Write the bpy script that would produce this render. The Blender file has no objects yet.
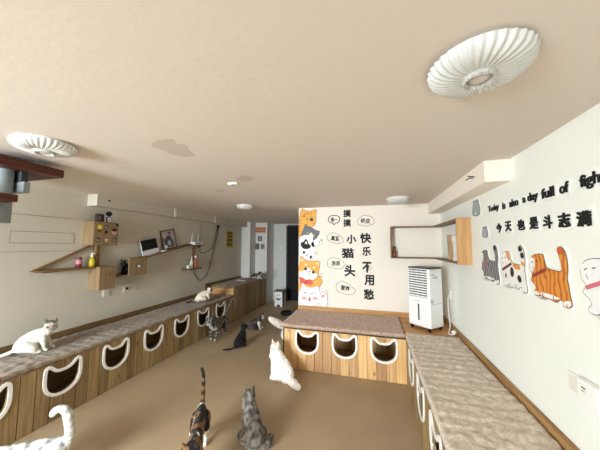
import bpy, bmesh, math, random
from mathutils import Vector, Matrix, noise, kdtree
random.seed(7)
S = bpy.context.scene
COL = S.collection
PI = math.pi

# ------------------------------------------------------------------ camera, world, lights, exposure
CAM_H = 1.55
YAW, PITCH, ROLL, FPX = 0.2739, 0.0778, 0.0037, 258.18
def camera():
    fw = Vector((-math.sin(YAW), math.cos(YAW), 0)); rt = Vector((math.cos(YAW), math.sin(YAW), 0)); up = Vector((0, 0, 1))
    f = fw*math.cos(PITCH)+up*math.sin(PITCH); u = up*math.cos(PITCH)-fw*math.sin(PITCH)
    r2 = rt*math.cos(ROLL)+u*math.sin(ROLL); u2 = u*math.cos(ROLL)-rt*math.sin(ROLL)
    cd = bpy.data.cameras.new('camera'); cd.sensor_width = 36; cd.lens = FPX*36/600; cd.clip_start = .02
    c = bpy.data.objects.new('camera', cd); COL.objects.link(c)
    M = Matrix((r2, u2, -f)).transposed().to_4x4(); M.translation = Vector((0, 0, CAM_H))
    c.matrix_world = M; S.camera = c
camera()
w = bpy.data.worlds.new('sky'); S.world = w; w.use_nodes = True
w.node_tree.nodes['Background'].inputs[0].default_value = (.75, .88, 1, 1)
w.node_tree.nodes['Background'].inputs[1].default_value = 1.5
def area(name, loc, rot, sx, sy, power, col):
    l = bpy.data.lights.new(name, 'AREA'); l.shape = 'RECTANGLE'; l.size = sx; l.size_y = sy; l.energy = power; l.color = col
    o = bpy.data.objects.new(name, l); COL.objects.link(o); o.location = loc; o.rotation_euler = rot
    return o
# daylight falling through the windows in the wall behind the camera
WX0, WX1, WZ0, WZ1, YR = -3.2, -1.5, .5, 2.0, -1.9
area('window_daylight', ((WX0+WX1)/2, YR-.5, (WZ0+WZ1)/2+.25), (math.radians(90-30), 0, math.radians(-6)), WX1-WX0, WZ1-WZ0, 350, (.85, .95, 1))
S.view_settings.view_transform = 'Standard'; S.view_settings.look = 'None'
S.view_settings.gamma = 1; S.view_settings.use_curve_mapping = False
S.view_settings.exposure = 0.62
S.cycles.diffuse_bounces = 8; S.cycles.max_bounces = 12

# ------------------------------------------------------------------ materials
MATS = {}
def newmat(name):
    m = bpy.data.materials.new(name); m.use_nodes = True; MATS[name] = m
    nt = m.node_tree; return m, nt, nt.nodes['Principled BSDF']
def lin(c):
    return tuple(((x/255)/12.92 if x/255 <= .04045 else ((x/255+.055)/1.055)**2.4) for x in c)+(1,)
def mat(name, rgb, rough=.6, var=0., scale=6., bump=0., bscale=60., metal=0., spec=.4, rgb2=None):
    if name in MATS: return MATS[name]
    m, nt, b = newmat(name); N = nt.nodes; L = nt.links
    c = lin(rgb); b.inputs['Roughness'].default_value = rough; b.inputs['Metallic'].default_value = metal
    b.inputs['Specular IOR Level'].default_value = spec
    tc = N.new('ShaderNodeTexCoord')
    nz = N.new('ShaderNodeTexNoise'); nz.inputs['Scale'].default_value = scale; nz.inputs['Detail'].default_value = 4
    L.new(tc.outputs['Object'], nz.inputs['Vector'])
    mx = N.new('ShaderNodeMix'); mx.data_type = 'RGBA'
    c2 = lin(rgb2) if rgb2 else tuple(x*(1-var) for x in c[:3])+(1,)
    mx.inputs[6].default_value = c; mx.inputs[7].default_value = c2
    rp = N.new('ShaderNodeMapRange'); rp.inputs[1].default_value = .35; rp.inputs[2].default_value = .65
    L.new(nz.outputs[0], rp.inputs[0]); L.new(rp.outputs[0], mx.inputs[0]); L.new(mx.outputs[2], b.inputs['Base Color'])
    if bump:
        n2 = N.new('ShaderNodeTexNoise'); n2.inputs['Scale'].default_value = bscale; n2.inputs['Detail'].default_value = 5
        L.new(tc.outputs['Object'], n2.inputs['Vector'])
        bp = N.new('ShaderNodeBump'); bp.inputs['Strength'].default_value = bump; bp.inputs['Distance'].default_value = .01
        L.new(n2.outputs[0], bp.inputs['Height']); L.new(bp.outputs[0], b.inputs['Normal'])
    return m
def wood(name, ca, cb, plank=None, pw=.09, grain='Z', rough=.55, knots=True):
    """plank: axis across which the planks are laid, grain: axis along which the fibres run"""
    m, nt, b = newmat(name); N = nt.nodes; L = nt.links
    b.inputs['Roughness'].default_value = rough; b.inputs['Specular IOR Level'].default_value = .3
    tc = N.new('ShaderNodeTexCoord'); sp = N.new('ShaderNodeSeparateXYZ'); L.new(tc.outputs['Object'], sp.inputs[0])
    rnd = None
    off = N.new('ShaderNodeCombineXYZ')
    if plank:
        d = N.new('ShaderNodeMath'); d.operation = 'DIVIDE'; d.inputs[1].default_value = pw; L.new(sp.outputs[plank], d.inputs[0])
        fl = N.new('ShaderNodeMath'); fl.operation = 'FLOOR'; L.new(d.outputs[0], fl.inputs[0])
        wn = N.new('ShaderNodeTexWhiteNoise'); wn.noise_dimensions = '1D'; L.new(fl.outputs[0], wn.inputs['W']); rnd = wn.outputs['Value']
        for i in range(3):
            mm = N.new('ShaderNodeMath'); mm.operation = 'MULTIPLY'; mm.inputs[1].default_value = 7.+i; L.new(rnd, mm.inputs[0]); L.new(mm.outputs[0], off.inputs[i])
    va = N.new('ShaderNodeVectorMath'); va.operation = 'ADD'; L.new(tc.outputs['Object'], va.inputs[0]); L.new(off.outputs[0], va.inputs[1])
    mp = N.new('ShaderNodeMapping'); sc = {'X': (1.2, 22, 22), 'Y': (22, 1.2, 22), 'Z': (22, 22, 1.2)}[grain]; mp.inputs['Scale'].default_value = sc
    L.new(va.outputs[0], mp.inputs[0])
    nz = N.new('ShaderNodeTexNoise'); nz.inputs['Scale'].default_value = 1.6; nz.inputs['Detail'].default_value = 6; nz.inputs['Distortion'].default_value = .6
    L.new(mp.outputs[0], nz.inputs['Vector'])
    mr = N.new('ShaderNodeMapRange'); mr.inputs[1].default_value = .3; mr.inputs[2].default_value = .7; L.new(nz.outputs[0], mr.inputs[0])
    mx = N.new('ShaderNodeMix'); mx.data_type = 'RGBA'; mx.inputs[6].default_value = lin(ca); mx.inputs[7].default_value = lin(cb)
    L.new(mr.outputs[0], mx.inputs[0]); out = mx.outputs[2]
    if rnd:
        hs = N.new('ShaderNodeHueSaturation'); m2 = N.new('ShaderNodeMapRange'); m2.inputs[3].default_value = .7; m2.inputs[4].default_value = 1.18
        L.new(rnd, m2.inputs[0]); L.new(m2.outputs[0], hs.inputs['Value']); L.new(out, hs.inputs['Color'])
        m3 = N.new('ShaderNodeMapRange'); m3.inputs[3].default_value = .494; m3.inputs[4].default_value = .508; L.new(rnd, m3.inputs[0]); L.new(m3.outputs[0], hs.inputs['Hue'])
        out = hs.outputs[0]
    if knots:
        mp2 = N.new('ShaderNodeMapping'); mp2.inputs['Scale'].default_value = {'X': (3, 9, 9), 'Y': (9, 3, 9), 'Z': (9, 9, 4.5)}[grain]; L.new(va.outputs[0], mp2.inputs[0])
        vo = N.new('ShaderNodeTexVoronoi'); vo.inputs['Scale'].default_value = 1; L.new(mp2.outputs[0], vo.inputs['Vector'])
        mk = N.new('ShaderNodeMapRange'); mk.inputs[1].default_value = .06; mk.inputs[2].default_value = .16; mk.inputs[3].default_value = .75; mk.inputs[4].default_value = 0
        L.new(vo.outputs['Distance'], mk.inputs[0])
        kx = N.new('ShaderNodeMix'); kx.data_type = 'RGBA'; kx.inputs[7].default_value = lin((70, 45, 25)); L.new(mk.outputs[0], kx.inputs[0]); L.new(out, kx.inputs[6]); out = kx.outputs[2]
    L.new(out, b.inputs['Base Color'])
    bu = N.new('ShaderNodeBump'); bu.inputs['Strength'].default_value = .15; bu.inputs['Distance'].default_value = .004; L.new(nz.outputs[0], bu.inputs['Height']); L.new(bu.outputs[0], b.inputs['Normal'])
    return m
def patchy(name, rgb, stain, patches, rough=.8):
    """paint with irregular stained spots (x, y, radius x, radius y) in object space"""
    m, nt, b = newmat(name); N = nt.nodes; L = nt.links
    b.inputs['Roughness'].default_value = rough; b.inputs['Specular IOR Level'].default_value = .2
    tc = N.new('ShaderNodeTexCoord'); nz = N.new('ShaderNodeTexNoise'); nz.inputs['Scale'].default_value = 9; nz.inputs['Detail'].default_value = 4
    L.new(tc.outputs['Object'], nz.inputs['Vector'])
    col = None; base = lin(rgb)
    for (x, y, rx, ry, k) in patches:
        mp = N.new('ShaderNodeMapping'); mp.vector_type = 'TEXTURE'; mp.inputs['Location'].default_value = (x, y, 0); mp.inputs['Scale'].default_value = (rx, ry, 1000)
        mp.inputs['Rotation'].default_value = (0, 0, .5); L.new(tc.outputs['Object'], mp.inputs[0])
        ln = N.new('ShaderNodeVectorMath'); ln.operation = 'LENGTH'; L.new(mp.outputs[0], ln.inputs[0])
        ad = N.new('ShaderNodeMath'); ad.operation = 'MULTIPLY_ADD'; ad.inputs[1].default_value = 2.4; L.new(nz.outputs[0], ad.inputs[0]); L.new(ln.outputs['Value'], ad.inputs[2])
        mr = N.new('ShaderNodeMapRange'); mr.inputs[1].default_value = 2.12; mr.inputs[2].default_value = 2.2; mr.inputs[3].default_value = k; mr.inputs[4].default_value = 0
        L.new(ad.outputs[0], mr.inputs[0])
        mx = N.new('ShaderNodeMix'); mx.data_type = 'RGBA'; L.new(mr.outputs[0], mx.inputs[0])
        if col: L.new(col, mx.inputs[6])
        else: mx.inputs[6].default_value = base
        mx.inputs[7].default_value = lin(stain); col = mx.outputs[2]
    L.new(col, b.inputs['Base Color'])
    n2 = N.new('ShaderNodeTexNoise'); n2.inputs['Scale'].default_value = 35; L.new(tc.outputs['Object'], n2.inputs['Vector'])
    bu = N.new('ShaderNodeBump'); bu.inputs['Strength'].default_value = .08; bu.inputs['Distance'].default_value = .01; L.new(n2.outputs[0], bu.inputs['Height']); L.new(bu.outputs[0], b.inputs['Normal'])
    return m
def plushmat(name, ca, cb):
    m, nt, b = newmat(name); N = nt.nodes; L = nt.links
    b.inputs['Roughness'].default_value = .95; b.inputs['Specular IOR Level'].default_value = .1
    b.inputs['Sheen Weight'].default_value = .25
    tc = N.new('ShaderNodeTexCoord')
    nz = N.new('ShaderNodeTexNoise'); nz.inputs['Scale'].default_value = 28; nz.inputs['Detail'].default_value = 6; nz.inputs['Roughness'].default_value = .7; L.new(tc.outputs['Object'], nz.inputs['Vector'])
    mr = N.new('ShaderNodeMapRange'); mr.inputs[1].default_value = .35; mr.inputs[2].default_value = .65; L.new(nz.outputs[0], mr.inputs[0])
    mx = N.new('ShaderNodeMix'); mx.data_type = 'RGBA'; mx.inputs[6].default_value = lin(ca); mx.inputs[7].default_value = lin(cb); L.new(mr.outputs[0], mx.inputs[0]); L.new(mx.outputs[2], b.inputs['Base Color'])
    n2 = N.new('ShaderNodeTexNoise'); n2.inputs['Scale'].default_value = 120; n2.inputs['Detail'].default_value = 3; L.new(tc.outputs['Object'], n2.inputs['Vector'])
    bu = N.new('ShaderNodeBump'); bu.inputs['Strength'].default_value = .6; bu.inputs['Distance'].default_value = .008; L.new(n2.outputs[0], bu.inputs['Height']); L.new(bu.outputs[0], b.inputs['Normal'])
    return m
def coat():
    m, nt, b = newmat('cat_coat'); N = nt.nodes; L = nt.links
    b.inputs['Roughness'].default_value = .85; b.inputs['Specular IOR Level'].default_value = .15; b.inputs['Sheen Weight'].default_value = .1
    at = N.new('ShaderNodeAttribute'); at.attribute_name = 'Col'; L.new(at.outputs['Color'], b.inputs['Base Color'])
    tc = N.new('ShaderNodeTexCoord'); n2 = N.new('ShaderNodeTexNoise'); n2.inputs['Scale'].default_value = 90; n2.inputs['Detail'].default_value = 4; L.new(tc.outputs['Object'], n2.inputs['Vector'])
    bu = N.new('ShaderNodeBump'); bu.inputs['Strength'].default_value = .35; bu.inputs['Distance'].default_value = .008; L.new(n2.outputs[0], bu.inputs['Height']); L.new(bu.outputs[0], b.inputs['Normal'])
    return m

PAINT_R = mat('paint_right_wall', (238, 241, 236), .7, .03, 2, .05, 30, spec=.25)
PAINT_L = mat('paint_left_wall_shaded', (199, 193, 178), .75, .04, 2, .06, 30, spec=.2)  # wall paint darkened, the left side's dimness is put into the colour
PAINT_W = mat('paint_partition', (240, 233, 223), .75, .03, 2, .05, 30, spec=.2)
PAINT_B = mat('paint_back', (214, 214, 210), .75, .03, 2, .05, 30, spec=.2)
CEIL = patchy('paint_ceiling', (218, 208, 199), (182, 162, 149), [(-1.2, 1.29, .115, .17, .5), (-1.11, 2.09, .075, .11, .45), (-1.62, 2.48, .06, .1, .35)])
FLOOR = mat('vinyl_floor', (173, 150, 120), .55, .12, 1.6, .12, 45, spec=.3)
WHITE = mat('white_plastic', (238, 238, 236), .35, .02)
WHITEP = mat('white_trim_paint', (236, 234, 228), .6, .05, 30)
OFFW = mat('off_white_plastic', (226, 224, 216), .4, .03)
BLACK = mat('black_plastic', (18, 18, 19), .45)
DARK = mat('dark_grey', (52, 54, 58), .5)
GREYBLUE = mat('grey_blue_steel', (132, 140, 142), .45, .06, 8, metal=.1)
TREAD = wood('dark_tread_wood', (92, 46, 30), (58, 28, 20), None, grain='Y', knots=False)
PINE_Y = wood('pine_planks_shaded', (170, 144, 102), (130, 104, 68), 'Y', .105, 'Z')  # same pine as the centre planks, with shade mixed into the colour
PINE_X = wood('pine_planks_centre', (230, 190, 138), (196, 150, 100), 'X', .105, 'Z')
PINE_B = wood('pine_boards', (176, 140, 92), (140, 104, 62), None, .1, 'Y')
PINE_D = wood('pine_boards_shaded', (126, 100, 66), (96, 74, 46), None, .1, 'Y')  # darker copy of PINE_B, the left wall's shade worked into its tones
PINE_BX = wood('pine_boards_across', (206, 160, 106), (170, 122, 74), None, .1, 'X')
OAK = wood('light_wood_box', (150, 126, 94), (120, 96, 66), None, .1, 'Z', knots=True)
SHELFW = wood('brown_shelf_wood', (140, 108, 72), (104, 76, 48), None, .1, 'Y', knots=False)
SHELFX = wood('brown_shelf_wood_across', (140, 112, 80), (104, 80, 54), None, .1, 'X', knots=False)
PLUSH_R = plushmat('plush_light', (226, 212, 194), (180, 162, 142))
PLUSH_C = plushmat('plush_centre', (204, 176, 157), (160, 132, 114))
PLUSH_L = plushmat('plush_left_shaded', (152, 133, 108), (110, 92, 72))  # plush colour lowered to carry the dim light over the left bench
INK = mat('black_ink', (14, 14, 15), .6)
PAPER = mat('white_foam', (240, 241, 238), .6, .02)
COAT = coat()

# ------------------------------------------------------------------ geometry helpers
ORG = {}
def obj(name, bm, m, parent=None, origin=None, smooth=False, label=None, local=False):
    """links bm (world coordinates, or the parent's own when local) as ONE mesh object"""
    me = bpy.data.meshes.new(name)
    if parent is not None:
        o0 = Vector(ORG[parent.name]) if not local else Vector((0, 0, 0))
    else:
        o0 = Vector(origin or (0, 0, 0))
    if o0.length: bmesh.ops.translate(bm, verts=bm.verts, vec=-o0)
    bmesh.ops.recalc_face_normals(bm, faces=bm.faces)
    bm.to_mesh(me); bm.free()
    if smooth:
        for p in me.polygons: p.use_smooth = True
    o = bpy.data.objects.new(name, me); COL.objects.link(o)
    if m: me.materials.append(m)
    if parent is not None: o.parent = parent; ORG[o.name] = ORG[parent.name] if not local else (0, 0, 0)
    else: o.location = o0; ORG[o.name] = tuple(o0)
    if label: o['label'] = label
    return o
def tag(o, label, cat, group=None):
    o['label'] = label; o['category'] = cat
    if group: o['group'] = group
    return o
def thing(name, label, cat, loc=(0, 0, 0), rz=0, group=None):
    o = bpy.data.objects.new(name, None); COL.objects.link(o); o.location = loc; o.rotation_euler = (0, 0, rz)
    o.empty_display_size = .05; ORG[o.name] = tuple(loc)
    return tag(o, label, cat, group)
def struct(name, bm, m, **k):
    o = obj(name, bm, m, **k); o['kind'] = 'structure'; return o
def B(): return bmesh.new()
def box(bm, x0, x1, y0, y1, z0, z1, bev=0., M=None):
    r = bmesh.ops.create_cube(bm, size=1)
    vs = r['verts']
    bmesh.ops.scale(bm, verts=vs, vec=(x1-x0, y1-y0, z1-z0)); bmesh.ops.translate(bm, verts=vs, vec=((x0+x1)/2, (y0+y1)/2, (z0+z1)/2))
    if bev:
        es = list({e for v in vs for e in v.link_edges}); g = bmesh.ops.bevel(bm, geom=es, offset=bev, segments=2, profile=.5, affect='EDGES'); vs = list({v for f in g['faces'] for v in f.verts} | {v for v in vs if v.is_valid})
    if M is not None: bmesh.ops.transform(bm, verts=[v for v in vs if v.is_valid], matrix=M)
    return bm
def bx(*a, **k): return box(B(), *a, **k)
def cyl(bm, p0, p1, r0, r1=None, n=20):
    p0, p1 = Vector(p0), Vector(p1); d = p1-p0; r1 = r0 if r1 is None else r1
    M = Matrix.Translation((p0+p1)/2) @ d.to_track_quat('Z', 'Y').to_matrix().to_4x4()
    bmesh.ops.create_cone(bm, cap_ends=True, segments=n, radius1=r0, radius2=r1, depth=d.length, matrix=M); return bm
def sph(bm, c, r, sub=2, sc=(1, 1, 1)):
    bmesh.ops.create_icosphere(bm, subdivisions=sub, radius=r, matrix=Matrix.Translation(c) @ Matrix.Diagonal((*sc, 1))); return bm
def lathe(bm, prof, c, n=24):
    rings = []
    for r, z in prof:
        rings.append([bm.verts.new((c[0]+r*math.cos(2*PI*i/n), c[1]+r*math.sin(2*PI*i/n), c[2]+z)) for i in range(n)])
    for a, b in zip(rings, rings[1:]):
        for i in range(n): bm.faces.new((a[i], a[(i+1) % n], b[(i+1) % n], b[i]))
    bm.faces.new(rings[0][::-1]); bm.faces.new(rings[-1]); return bm
def catmull(pts, k=8):
    P = [Vector(p) for p in pts]; P = [P[0]*2-P[1]]+P+[P[-1]*2-P[-2]]; out = []
    for i in range(1, len(P)-2):
        for j in range(k):
            t = j/k; a, b, c, d = P[i-1], P[i], P[i+1], P[i+2]
            out.append(.5*((2*b)+(c-a)*t+(2*a-5*b+4*c-d)*t*t+(3*b-a-3*c+d)*t**3))
    out.append(P[-2]); return out
def tube(bm, pts, r, n=8, k=8):
    P = catmull([Vector(p) for p in pts], k); prev = None; rings = []
    for i, p in enumerate(P):
        t = (P[min(i+1, len(P)-1)]-P[max(i-1, 0)]).normalized()
        a = t.orthogonal() if prev is None else (prev-t*prev.dot(t)); a.normalize(); prev = a; b = t.cross(a)
        rings.append([bm.verts.new(p+a*r*math.cos(2*PI*j/n)+b*r*math.sin(2*PI*j/n)) for j in range(n)])
    for x, y in zip(rings, rings[1:]):
        for j in range(n): bm.faces.new((x[j], x[(j+1) % n], y[(j+1) % n], y[j]))
    bm.faces.new(rings[0][::-1]); bm.faces.new(rings[-1]); return bm
def chaikin(p, it=1):
    for _ in range(it):
        q = []
        for i in range(len(p)):
            a, b = p[i], p[(i+1) % len(p)]
            q += [(a[0]*.75+b[0]*.25, a[1]*.75+b[1]*.25), (a[0]*.25+b[0]*.75, a[1]*.25+b[1]*.75)]
        p = q
    return p
def area2(p): return sum(p[i][0]*p[(i+1) % len(p)][1]-p[(i+1) % len(p)][0]*p[i][1] for i in range(len(p)))/2
def offset(p, d):
    """moves every vertex outwards by about d"""
    if area2(p) < 0: p = p[::-1]
    out = []; n = len(p)
    for i in range(n):
        a, b, c = Vector(p[i-1]), Vector(p[i]), Vector(p[(i+1) % n])
        e1 = (b-a); e2 = (c-b)
        if e1.length < 1e-7 or e2.length < 1e-7: out.append(tuple(b)); continue
        e1.normalize(); e2.normalize(); n1 = Vector((e1.y, -e1.x)); n2 = Vector((e2.y, -e2.x)); m = n1+n2
        if m.length < .3: m = n1
        m.normalize(); k = min(1/max(m.dot(n1), .5), 1.6); out.append(tuple(b+m*d*k))
    return out
def prism(bm, pts, fn, t0, t1):
    """pts in a plane, fn(u, v, depth) -> world"""
    if area2(pts) < 0: pts = pts[::-1]
    a = [bm.verts.new(fn(u, v, t0)) for u, v in pts]; b = [bm.verts.new(fn(u, v, t1)) for u, v in pts]
    bm.faces.new(a[::-1]); bm.faces.new(b)
    for i in range(len(pts)): bm.faces.new((a[i], a[(i+1) % len(a)], b[(i+1) % len(a)], b[i]))
    return bm
def ring(bm, inner, outer, fn, t0, t1):
    if area2(inner) < 0: inner = inner[::-1]
    n = len(inner); V = [[bm.verts.new(fn(u, v, t)) for u, v in p] for p, t in ((inner, t0), (inner, t1), (outer, t1), (outer, t0))]
    for q in range(4):
        a, b = V[q], V[(q+1) % 4]
        for i in range(n): bm.faces.new((a[i], a[(i+1) % n], b[(i+1) % n], b[i]))
    return bm
RW = .9296; LW = -3.3158; MY = 4.0271; ZC = 2.1514; LF = -2.7345; RF = .3456; CF = 3.2201; MX = -1.1529; TOP = .541
on_right = lambda u, v, t: (RW-t, u, v)        # u = distance into the room, v = height
on_left = lambda u, v, t: (LW+t, u, v)
on_mural = lambda u, v, t: (u, MY-t, v)
def ell(cx, cy, rx, ry, n=20, rot=0):
    c, s = math.cos(rot), math.sin(rot)
    return [(cx+rx*math.cos(2*PI*i/n)*c-ry*math.sin(2*PI*i/n)*s, cy+rx*math.cos(2*PI*i/n)*s+ry*math.sin(2*PI*i/n)*c) for i in range(n)]
def text_bm(body, h, bold=.0, depth=.004, width=None, fat=0):
    """lettering as a mesh in local x (reading), y (up), z (out), centred, scaled to height h"""
    cu = bpy.data.curves.new('t', 'FONT'); cu.body = body; cu.size = 1; cu.extrude = .02; cu.offset = bold; cu.align_x = 'CENTER'; cu.resolution_u = 3
    o = bpy.data.objects.new('t', cu); COL.objects.link(o); dg = bpy.context.evaluated_depsgraph_get(); dg.update()
    me = bpy.data.meshes.new_from_object(o.evaluated_get(dg)); bm = B(); bm.from_mesh(me)
    bpy.data.objects.remove(o); bpy.data.curves.remove(cu)
    if fat:      # brush-thick strokes: the glyph laid over itself a little way to each side
        for i in range(8):
            n0 = len(bm.verts); bm.from_mesh(me); bm.verts.ensure_lookup_table()
            bmesh.ops.translate(bm, verts=bm.verts[n0:], vec=(fat*math.cos(i*PI/4), fat*math.sin(i*PI/4), .001*(i+1)))
    bpy.data.meshes.remove(me)
    xs = [v.co.x for v in bm.verts]; ys = [v.co.y for v in bm.verts]; zs = [v.co.z for v in bm.verts]
    x0, x1, y0, y1 = min(xs), max(xs), min(ys), max(ys); s = h/(y1-y0); sx = width/(x1-x0) if width else s
    for v in bm.verts: v.co = Vector(((v.co.x-(x0+x1)/2)*sx, (v.co.y-(y0+y1)/2)*s, (v.co.z-min(zs))/(max(zs)-min(zs))*depth))
    return bm
def place_text(bm, where, u, v, t, rot=0, flip=False):
    c, s = math.cos(rot), math.sin(rot)
    for q in bm.verts:
        x, y = q.co.x*c-q.co.y*s, q.co.x*s+q.co.y*c
        q.co = Vector(where(u-x if flip else u+x, v+y, t+q.co.z))
    return bm
def apply_mod(o, kind, **k):
    md = o.modifiers.new('m', kind)
    for a, b in k.items(): setattr(md, a, b)
    dg = bpy.context.evaluated_depsgraph_get(); dg.update()
    me = bpy.data.meshes.new_from_object(o.evaluated_get(dg)); o.modifiers.remove(md); o.data = me

# ------------------------------------------------------------------ the room
YB = 6.95
struct('floor', bx(LW-.1, RW+.1, YR-.2, YB+.6, -.1, 0), FLOOR)
struct('ceiling', bx(LW-.1, RW+.1, YR-.2, YB+.6, ZC, ZC+.1), CEIL)
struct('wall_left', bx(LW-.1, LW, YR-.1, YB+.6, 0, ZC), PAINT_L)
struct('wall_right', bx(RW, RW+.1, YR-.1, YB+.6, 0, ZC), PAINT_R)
struct('wall_partition', bx(MX, RW, MY, YB, 0, ZC), PAINT_W)
wb = B(); box(wb, LW, -2.33, YB, YB+.1, 0, ZC); struct('wall_back', wb, PAINT_B)
struct('wall_over_door', bx(-2.33, MX, YB, YB+.1, 2.1, ZC), PAINT_B)
rear = struct('wall_rear', bx(LW, RW, YR-.1, YR, 0, ZC), PAINT_W)
cut = obj('cut', bx(WX0, WX1, YR-.2, YR+.1, WZ0, WZ1), None); apply_mod(rear, 'BOOLEAN', operation='DIFFERENCE', object=cut, solver='EXACT'); bpy.data.objects.remove(cut)
wf = B()
for a, b in ((WX0, WX0+.05), (WX1-.05, WX1), ((WX0+WX1)/2-.03, (WX0+WX1)/2+.03)): box(wf, a, b, YR-.07, YR-.02, WZ0, WZ1)
for a, b in ((WZ0, WZ0+.05), (WZ1-.05, WZ1)): box(wf, WX0, WX1, YR-.07, YR-.02, a, b)
struct('window_1', wf, WHITE)
# dark door at the end of the passage
d = struct('door_1', bx(-2.31, -1.2, YB+.02, YB+.07, 0.01, 2.08), mat('door_black', (15, 12, 12), .75, .3, 3))
df = B(); box(df, -2.35, -2.31, YB-.015, YB+.1, 0, 2.1); box(df, -2.31, MX, YB-.015, YB+.1, 2.08, 2.12); struct('door_frame', df, mat('door_frame_dark', (46, 38, 38), .5))
# wall piers by the passage
struct('wall_pier_one', bx(LW, -3.07, 6.13, 6.5, 0, ZC), PAINT_B)
struct('wall_pier_two', bx(LW, -2.735, 6.46, YB, 0, ZC), PAINT_B)
# boxed-in beams along the ceiling
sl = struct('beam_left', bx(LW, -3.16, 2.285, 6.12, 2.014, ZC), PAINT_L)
struct('beam_right', bx(.77, RW, 2.08, MY, 2.0, ZC), PAINT_W)
for y in (3.555, 4.69): struct('trim_beam_strip', bx(-3.162, -3.152, y-.022, y+.022, 2.016, ZC-.004), mat('strip_white', (236, 230, 216), .6))
for n, (y, z) in enumerate(((2.43, 2.095), (5.19, 2.09))):
    h = thing('cable_hole', ('dark cable hole in the left beam above the sticker covered box', 'dark cable hole at the far end of the left ceiling beam')[n], 'cable hole', (-3.16, y, z), 0)
    b = B(); cyl(b, (-3.162, y, z), (-3.152, y, z), .012, n=14); obj('hole_rim', b, DARK, h); b = B(); cyl(b, (-3.155, y-.012, z-.002), (-3.135, y-.035, z-.006), .005, n=8); obj('cable_end', b, BLACK, h)
h = thing('wire_stub', 'loose dark wire ends sticking out of the right ceiling beam', 'wire', (.77, 2.27, 2.09))
b = B(); tube(b, [(.775, 2.26, 2.085), (.745, 2.27, 2.09), (.72, 2.25, 2.088)], .004); tube(b, [(.775, 2.285, 2.08), (.75, 2.31, 2.085), (.73, 2.33, 2.075)], .004); obj('wire', b, DARK, h)
# wooden skirting above the benches
struct('baseboard_right', bx(RW-.022, RW, -1.2, MY-.022, TOP-.03, TOP+.05, .003), PINE_B)
struct('baseboard_partition', bx(MX, RW, MY-.022, MY, TOP-.03, TOP+.06, .003), PINE_BX)
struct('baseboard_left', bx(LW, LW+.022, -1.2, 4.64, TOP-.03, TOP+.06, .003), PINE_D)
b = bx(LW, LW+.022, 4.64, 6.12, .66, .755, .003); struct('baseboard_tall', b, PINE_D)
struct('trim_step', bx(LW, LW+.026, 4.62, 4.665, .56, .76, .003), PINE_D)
# faint panelling on the left wall near the stairs
GROOVE = mat('panel_joint', (150, 142, 124), .8)
pn = thing('wall_hatch', 'flush painted hatch panel low under the stairs on left wall', 'hatch', (LW, 1.81, 1.62))
obj('hatch_panel', bx(LW, LW+.004, 1.62, 2.16, 1.565, 1.672), PAINT_L, pn)
b = B(); ring(b, [(1.62, 1.565), (2.16, 1.565), (2.16, 1.672), (1.62, 1.672)], [(1.613, 1.558), (2.167, 1.558), (2.167, 1.679), (1.613, 1.679)], on_left, .0005, .003); obj('hatch_edge', b, GROOVE, pn)
for n, z in enumerate((1.842, 1.476)): struct('trim_joint_%d' % (n+1), bx(LW, LW+.002, 1.2, 2.2, z-.003, z+.003), GROOVE)

# ------------------------------------------------------------------ benches with cat-face holes
HOLE = [(-.46, .5), (-.41, .48), (-.25, .29), (0, .255), (.25, .29), (.41, .48), (.46, .5), (.49, .43), (.5, .1), (.485, -.12), (.4, -.33), (.22, -.46), (0, -.5), (-.22, -.46), (-.4, -.33), (-.485, -.12), (-.5, .1), (-.49, .43)]
def hole(c, zc=.343, w=.262, h=.24): return chaikin([(c+x*w, zc+y*h) for x, y in HOLE], 1)
def front(root, m, u0, u1, z1, fn, holes, name='front_panel', pw=.105, sgn=1):
    """planked front; fn(u, z, t): t grows out of the face; cut by cat-face holes and the gaps between planks"""
    b = B(); prism(b, [(u0, .004), (u1, .004), (u1, z1), (u0, z1)], fn, -.02, 0)
    o = obj(name, b, m, root)
    def boolean(cb):
        c = obj('cut', cb, None); apply_mod(o, 'BOOLEAN', operation='DIFFERENCE', object=c, solver='EXACT'); bpy.data.objects.remove(c)
    g = B(); org = Vector(ORG[root.name])
    k = math.ceil(u0/pw)
    ax = 1 if abs(fn(1, 0, 0)[1]-fn(0, 0, 0)[1]) > .5 else 0
    k = math.floor((u0-org[ax])/pw)+1
    while k*pw+org[ax] < u1-.01:
        u = k*pw+org[ax]; 
        if u > u0+.01: prism(g, [(u-.0036, -.1), (u+.0036, -.1), (u+.0036, z1+.1), (u-.0036, z1+.1)], fn, -.013, .01)
        k += 1
    boolean(g)
    if holes:
        g = B()
        for c in holes: prism(g, hole(c), fn, -.1, .1)
        boolean(g)
    o.data.materials.clear(); o.data.materials.append(m)
    for c in holes:
        b = B(); p = hole(c); ring(b, p, offset(p, .025), fn, -.006, .009); obj('hole_trim', b, WHITEP, root)
    return o
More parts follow.
